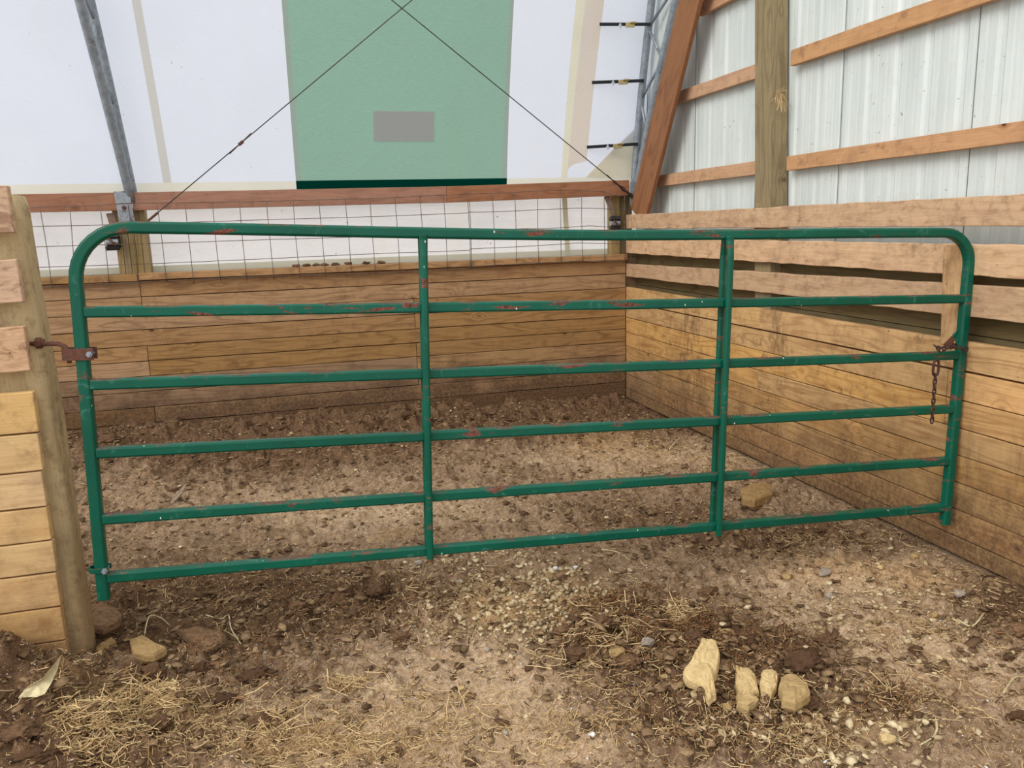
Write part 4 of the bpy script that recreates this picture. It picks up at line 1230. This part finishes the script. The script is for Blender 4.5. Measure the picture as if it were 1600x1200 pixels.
stalk([(1037, 1133), (1060, 1128), (1086, 1124)], .0045, 'straight pale stick below the dung heap')
stalk([(1094, 1130), (1120, 1138), (1133, 1152), (1130, 1166)], .003, 'hooked thin pale stalk at the bottom right of the heap')
stalk([(1462, 1135), (1463, 1148), (1455, 1160), (1438, 1170)], .005, 'curved thick pale stalk at the lower right')
stalk([(1497, 972), (1520, 966), (1538, 959)], .005, 'pale straight stalk on the soil near the right wall')
stalk([(1568, 1088), (1584, 1065), (1600, 1066)], .004, 'bent pale stalk at the right edge')
stalk([(1303, 1053), (1308, 1068), (1314, 1084)], .005, 'yellow straw standing out beside the dark clods at right')
stalk([(1046, 705), (1056, 694), (1064, 686)], .006, 'pale straw lying in the pen near the right uprights')
stalk([(190, 1152), (200, 1140), (225, 1150), (238, 1168)], .003, 'thin curled stalk in the lower left straw')
stalk([(195, 1158), (235, 1152), (240, 1165)], .003, 'pale bent stalk at the lower left bottom')
stalk([(940, 862), (965, 868), (985, 876)], .003, 'thin stalk lying under the gate, right of centre')

# ------------------------------------------------------------------ litter nobody could count
def sample(B, n):
    """pixel places drawn from weighted blobs"""
    w = np.array([b[4] for b in B], float); w /= w.sum()
    idx = rng.choice(len(B), n, p=w)
    B_ = np.array([b[:4] for b in B], float)[idx]
    u = B_[:, 0] + rng.normal(0, 1, n) * B_[:, 2] * .7; v = B_[:, 1] + rng.normal(0, 1, n) * B_[:, 3] * .7
    ok = (v > 640) & (v < 1290)
    u, v = u[ok], v[ok]
    d = np.stack([u - 800, -(v - 600), np.full(u.shape, -F)], -1) @ RM.T
    t = (0.04 - CP[2]) / d[:, 2]
    x = CP[0] + t * d[:, 0]; y = CP[1] + t * d[:, 1]
    ok = (x < -0.04) & (y < -0.05) & (x > -6) & ~((x < -4.1) & (y > -3.97) & (y < -3.65))
    return x[ok], y[ok]
def uniform_pts(n, y0=-5.7, y1=-0.1):
    y = y0 + (y1 - y0) * rng.random(n) ** 1.15
    x = -5.2 + rng.random(n) * 5.15
    ok = ~((x < -4.1) & (y > -3.97) & (y < -3.65)); return x[ok], y[ok]

def fast(name, co, faces, pid, mat, label, cat):
    me = bpy.data.meshes.new(name)
    co = co.reshape(-1, 3).astype(np.float32); n = faces.shape[1]
    me.vertices.add(len(co)); me.vertices.foreach_set('co', co.ravel())
    me.loops.add(faces.size); me.loops.foreach_set('vertex_index', faces.astype(np.int32).ravel())
    me.polygons.add(len(faces)); me.polygons.foreach_set('loop_start', np.arange(0, faces.size, n, dtype=np.int32))
    me.update(calc_edges=True)
    me.attributes.new('pid', 'FLOAT', 'POINT').data.foreach_set('value', pid.astype(np.float32))
    me.materials.append(mat)
    o = bpy.data.objects.new(name, me); COL.objects.link(o)
    tag(o, label, cat, None, 'stuff'); return o

def straw(x, y, lmin, lmax, w, name, label, lift=0.006, mat=None, elv=0.16):
    n = len(x); h = ground(x, y)
    a = rng.random(n) * 6.283; L = lmin + (lmax - lmin) * rng.random(n) ** 1.8
    ww = w * (0.6 + 0.8 * rng.random(n))
    dx, dy = np.cos(a), np.sin(a); el = rng.normal(0, elv, n)
    bend = rng.normal(0, 0.16, n) * L
    V = np.zeros((n, 9, 3)); px_, py_ = -dy, dx
    for i, s in enumerate((-.5, 0.0, .5)):
        cx = x + dx * L * s + px_ * bend * (1 - 4 * s * s); cy = y + dy * L * s + py_ * bend * (1 - 4 * s * s)
        gh = ground(cx, cy)
        cz = np.maximum(h + lift + el * L * s + 0.012 * rng.random(n), gh + 0.002)
        for j, (k, dz) in enumerate(((-.5, 0), (.5, 0), (0, .6))):
            V[:, i * 3 + j, 0] = cx + px_ * ww * k; V[:, i * 3 + j, 1] = cy + py_ * ww * k; V[:, i * 3 + j, 2] = cz + ww * dz
    base = np.arange(n)[:, None] * 9
    q = []
    for i in (0, 1):
        for j in range(3):
            j2 = (j + 1) % 3; q.append([i * 3 + j, i * 3 + j2, i * 3 + 3 + j2, i * 3 + 3 + j])
    faces = (base[:, None, :] + np.array(q)[None]).reshape(-1, 4)
    pid = np.repeat(rng.random(n), 9)
    return fast(name, V, faces, pid, mat or STRAW, label, 'straw')

SB = [(215, 1110, 55, 34, 1.1), (150, 1150, 60, 34, .9), (300, 1110, 140, 50, 1.0), (480, 1150, 180, 45, 1.6), (620, 1120, 160, 50, 1.0), (950, 690, 110, 22, 0.8), (1060, 700, 70, 25, .7), (1150, 720, 60, 30, .7), (1000, 1000, 110, 60, 1.1),
      (1080, 1120, 130, 50, 1.3), (1400, 1100, 120, 50, .7), (1250, 1150, 100, 40, .8), (1300, 840, 120, 20, .6), (300, 920, 200, 40, .9), (700, 960, 160, 60, .8), (850, 1140, 160, 40, .8), (1060, 960, 50, 20, .4), (220, 690, 80, 25, .4), (1450, 960, 120, 40, .8)]
x, y = sample(SB, 6000); x2, y2 = uniform_pts(2600)
straw(np.concatenate([x, x2]), np.concatenate([y, y2]), .012, .085, .0028, 'straw_litter', 'loose pale straw scattered over the dirt floor')
TB = [(225, 1105, 42, 26, 1.5), (150, 1150, 42, 26, 1.2), (270, 1080, 36, 16, .5), (545, 1050, 30, 10, .4), (960, 1000, 70, 40, .5), (900, 1045, 60, 30, .4), (1060, 970, 14, 12, .25), (1380, 1085, 30, 20, .2), (700, 1100, 70, 40, .3), (450, 1130, 60, 40, .5)]
x, y = sample(TB, 1100)
straw(x, y, .04, .13, .0034, 'straw_tangle', 'tangled longer yellow straw lying in tufts on the dirt', 0.014, None, 0.32)
FB_ = [(1000, 1000, 110, 45, 3.0), (1150, 1030, 120, 45, 2.0), (970, 940, 40, 16, 1.2), (1085, 990, 30, 16, .8), (450, 930, 220, 40, 1.5), (300, 1030, 160, 60, 1.4), (620, 950, 160, 40, .8), (700, 650, 320, 22, 1.0), (300, 690, 240, 30, .8), (1120, 1130, 150, 50, 1.2), (1380, 1100, 50, 30, .5)]
x, y = sample(FB_, 9000); x2, y2 = uniform_pts(4000)
straw(np.concatenate([x, x2]), np.concatenate([y, y2]), .010, .055, .0034, 'dung_fibres', 'brown shredded fibres of dung and old bedding on the dirt', 0.006, FIBRE, 0.35)
# fine chaff
x, y = uniform_pts(15000, -5.7, -1.5); x2, y2 = sample(SB, 9000)
straw(np.concatenate([x, x2]), np.concatenate([y, y2]), .006, .022, .0026, 'chaff', 'fine pale chaff mixed into the surface of the dirt', 0.002)

def bits(x, y, smin, smax, mat, name, label, cat, flat=0.6, power=3.0):
    n = len(x); h = ground(x, y)
    s = smin + (smax - smin) * rng.random(n) ** power
    oc = np.array([(1, 0, 0), (0, 1, 0), (-1, 0, 0), (0, -1, 0), (.6, .6, .7), (-.7, .5, .75), (-.5, -.7, .6), (.6, -.6, .75), (0, 0, 1.0), (0, 0, -.8)], float)
    fc = np.array([(0, 1, 4), (1, 2, 5), (2, 3, 6), (3, 0, 7), (4, 1, 5), (5, 2, 6), (6, 3, 7), (7, 0, 4), (8, 4, 5), (8, 5, 6), (8, 6, 7), (8, 7, 4), (1, 0, 9), (2, 1, 9), (3, 2, 9), (0, 3, 9)])
    V = np.repeat(oc[None], n, 0) * (0.45 + 0.9 * rng.random((n, 10, 1)))
    a = rng.random(n) * 6.283; c_, s_ = np.cos(a)[:, None], np.sin(a)[:, None]
    el = 0.6 + 1.1 * rng.random(n)
    X = V[:, :, 0] * el[:, None]; Y = V[:, :, 1]; Z = V[:, :, 2] * flat + X * rng.normal(0, .25, n)[:, None]
    V = np.stack([c_ * X - s_ * Y, s_ * X + c_ * Y, Z], -1) * (s / 2)[:, None, None]
    V[:, :, 0] += x[:, None]; V[:, :, 1] += y[:, None]; V[:, :, 2] += (h + s * 0.16)[:, None]
    faces = (np.arange(n)[:, None, None] * 10 + fc[None]).reshape(-1, 3)
    return fast(name, V, faces, np.repeat(rng.random(n), 10), mat, label, cat)
PB = [(760, 940, 90, 45, 2.2), (860, 925, 70, 40, 1.6), (830, 985, 50, 30, 1.0), (720, 880, 80, 15, .5), (930, 912, 60, 20, .7), (1350, 920, 110, 40, .7), (1330, 1170, 110, 40, 1.2), (1480, 960, 100, 50, .6), (1180, 1110, 90, 40, .6), (1400, 1000, 140, 60, .6)]
x, y = sample(PB, 3600); x2, y2 = uniform_pts(1500)
bits(np.concatenate([x, x2]), np.concatenate([y, y2]), .006, .034, PEBBLE, 'gravel', 'pale tan gravel scattered in the dirt, thickest below the gate centre', 'gravel', 0.75)
CB = [(300, 700, 320, 45, 1.6), (700, 650, 340, 30, 2.0), (320, 960, 230, 60, 2.2), (1010, 1010, 130, 60, 2.5), (1150, 1100, 160, 60, 1.6), (200, 1120, 170, 60, 1.6), (600, 930, 200, 50, 1.2), (1560, 940, 60, 50, 1.0), (1200, 830, 160, 25, .9), (1000, 800, 180, 35, .9), (1300, 1060, 120, 50, .8)]
x, y = sample(CB, 11000); x2, y2 = uniform_pts(12000)
bits(np.concatenate([x, x2]), np.concatenate([y, y2]), 0.006, .055, CRUMB, 'soil_crumbs', 'loose dark crumbs and flakes of dried manure over the floor', 'dirt', 0.38, 5.0)
x, y = uniform_pts(5200)
bits(x, y, .003, .012, WHITEB, 'white_flecks', 'tiny white flecks sprinkled over the dirt', 'flecks', 0.4, 2.5)
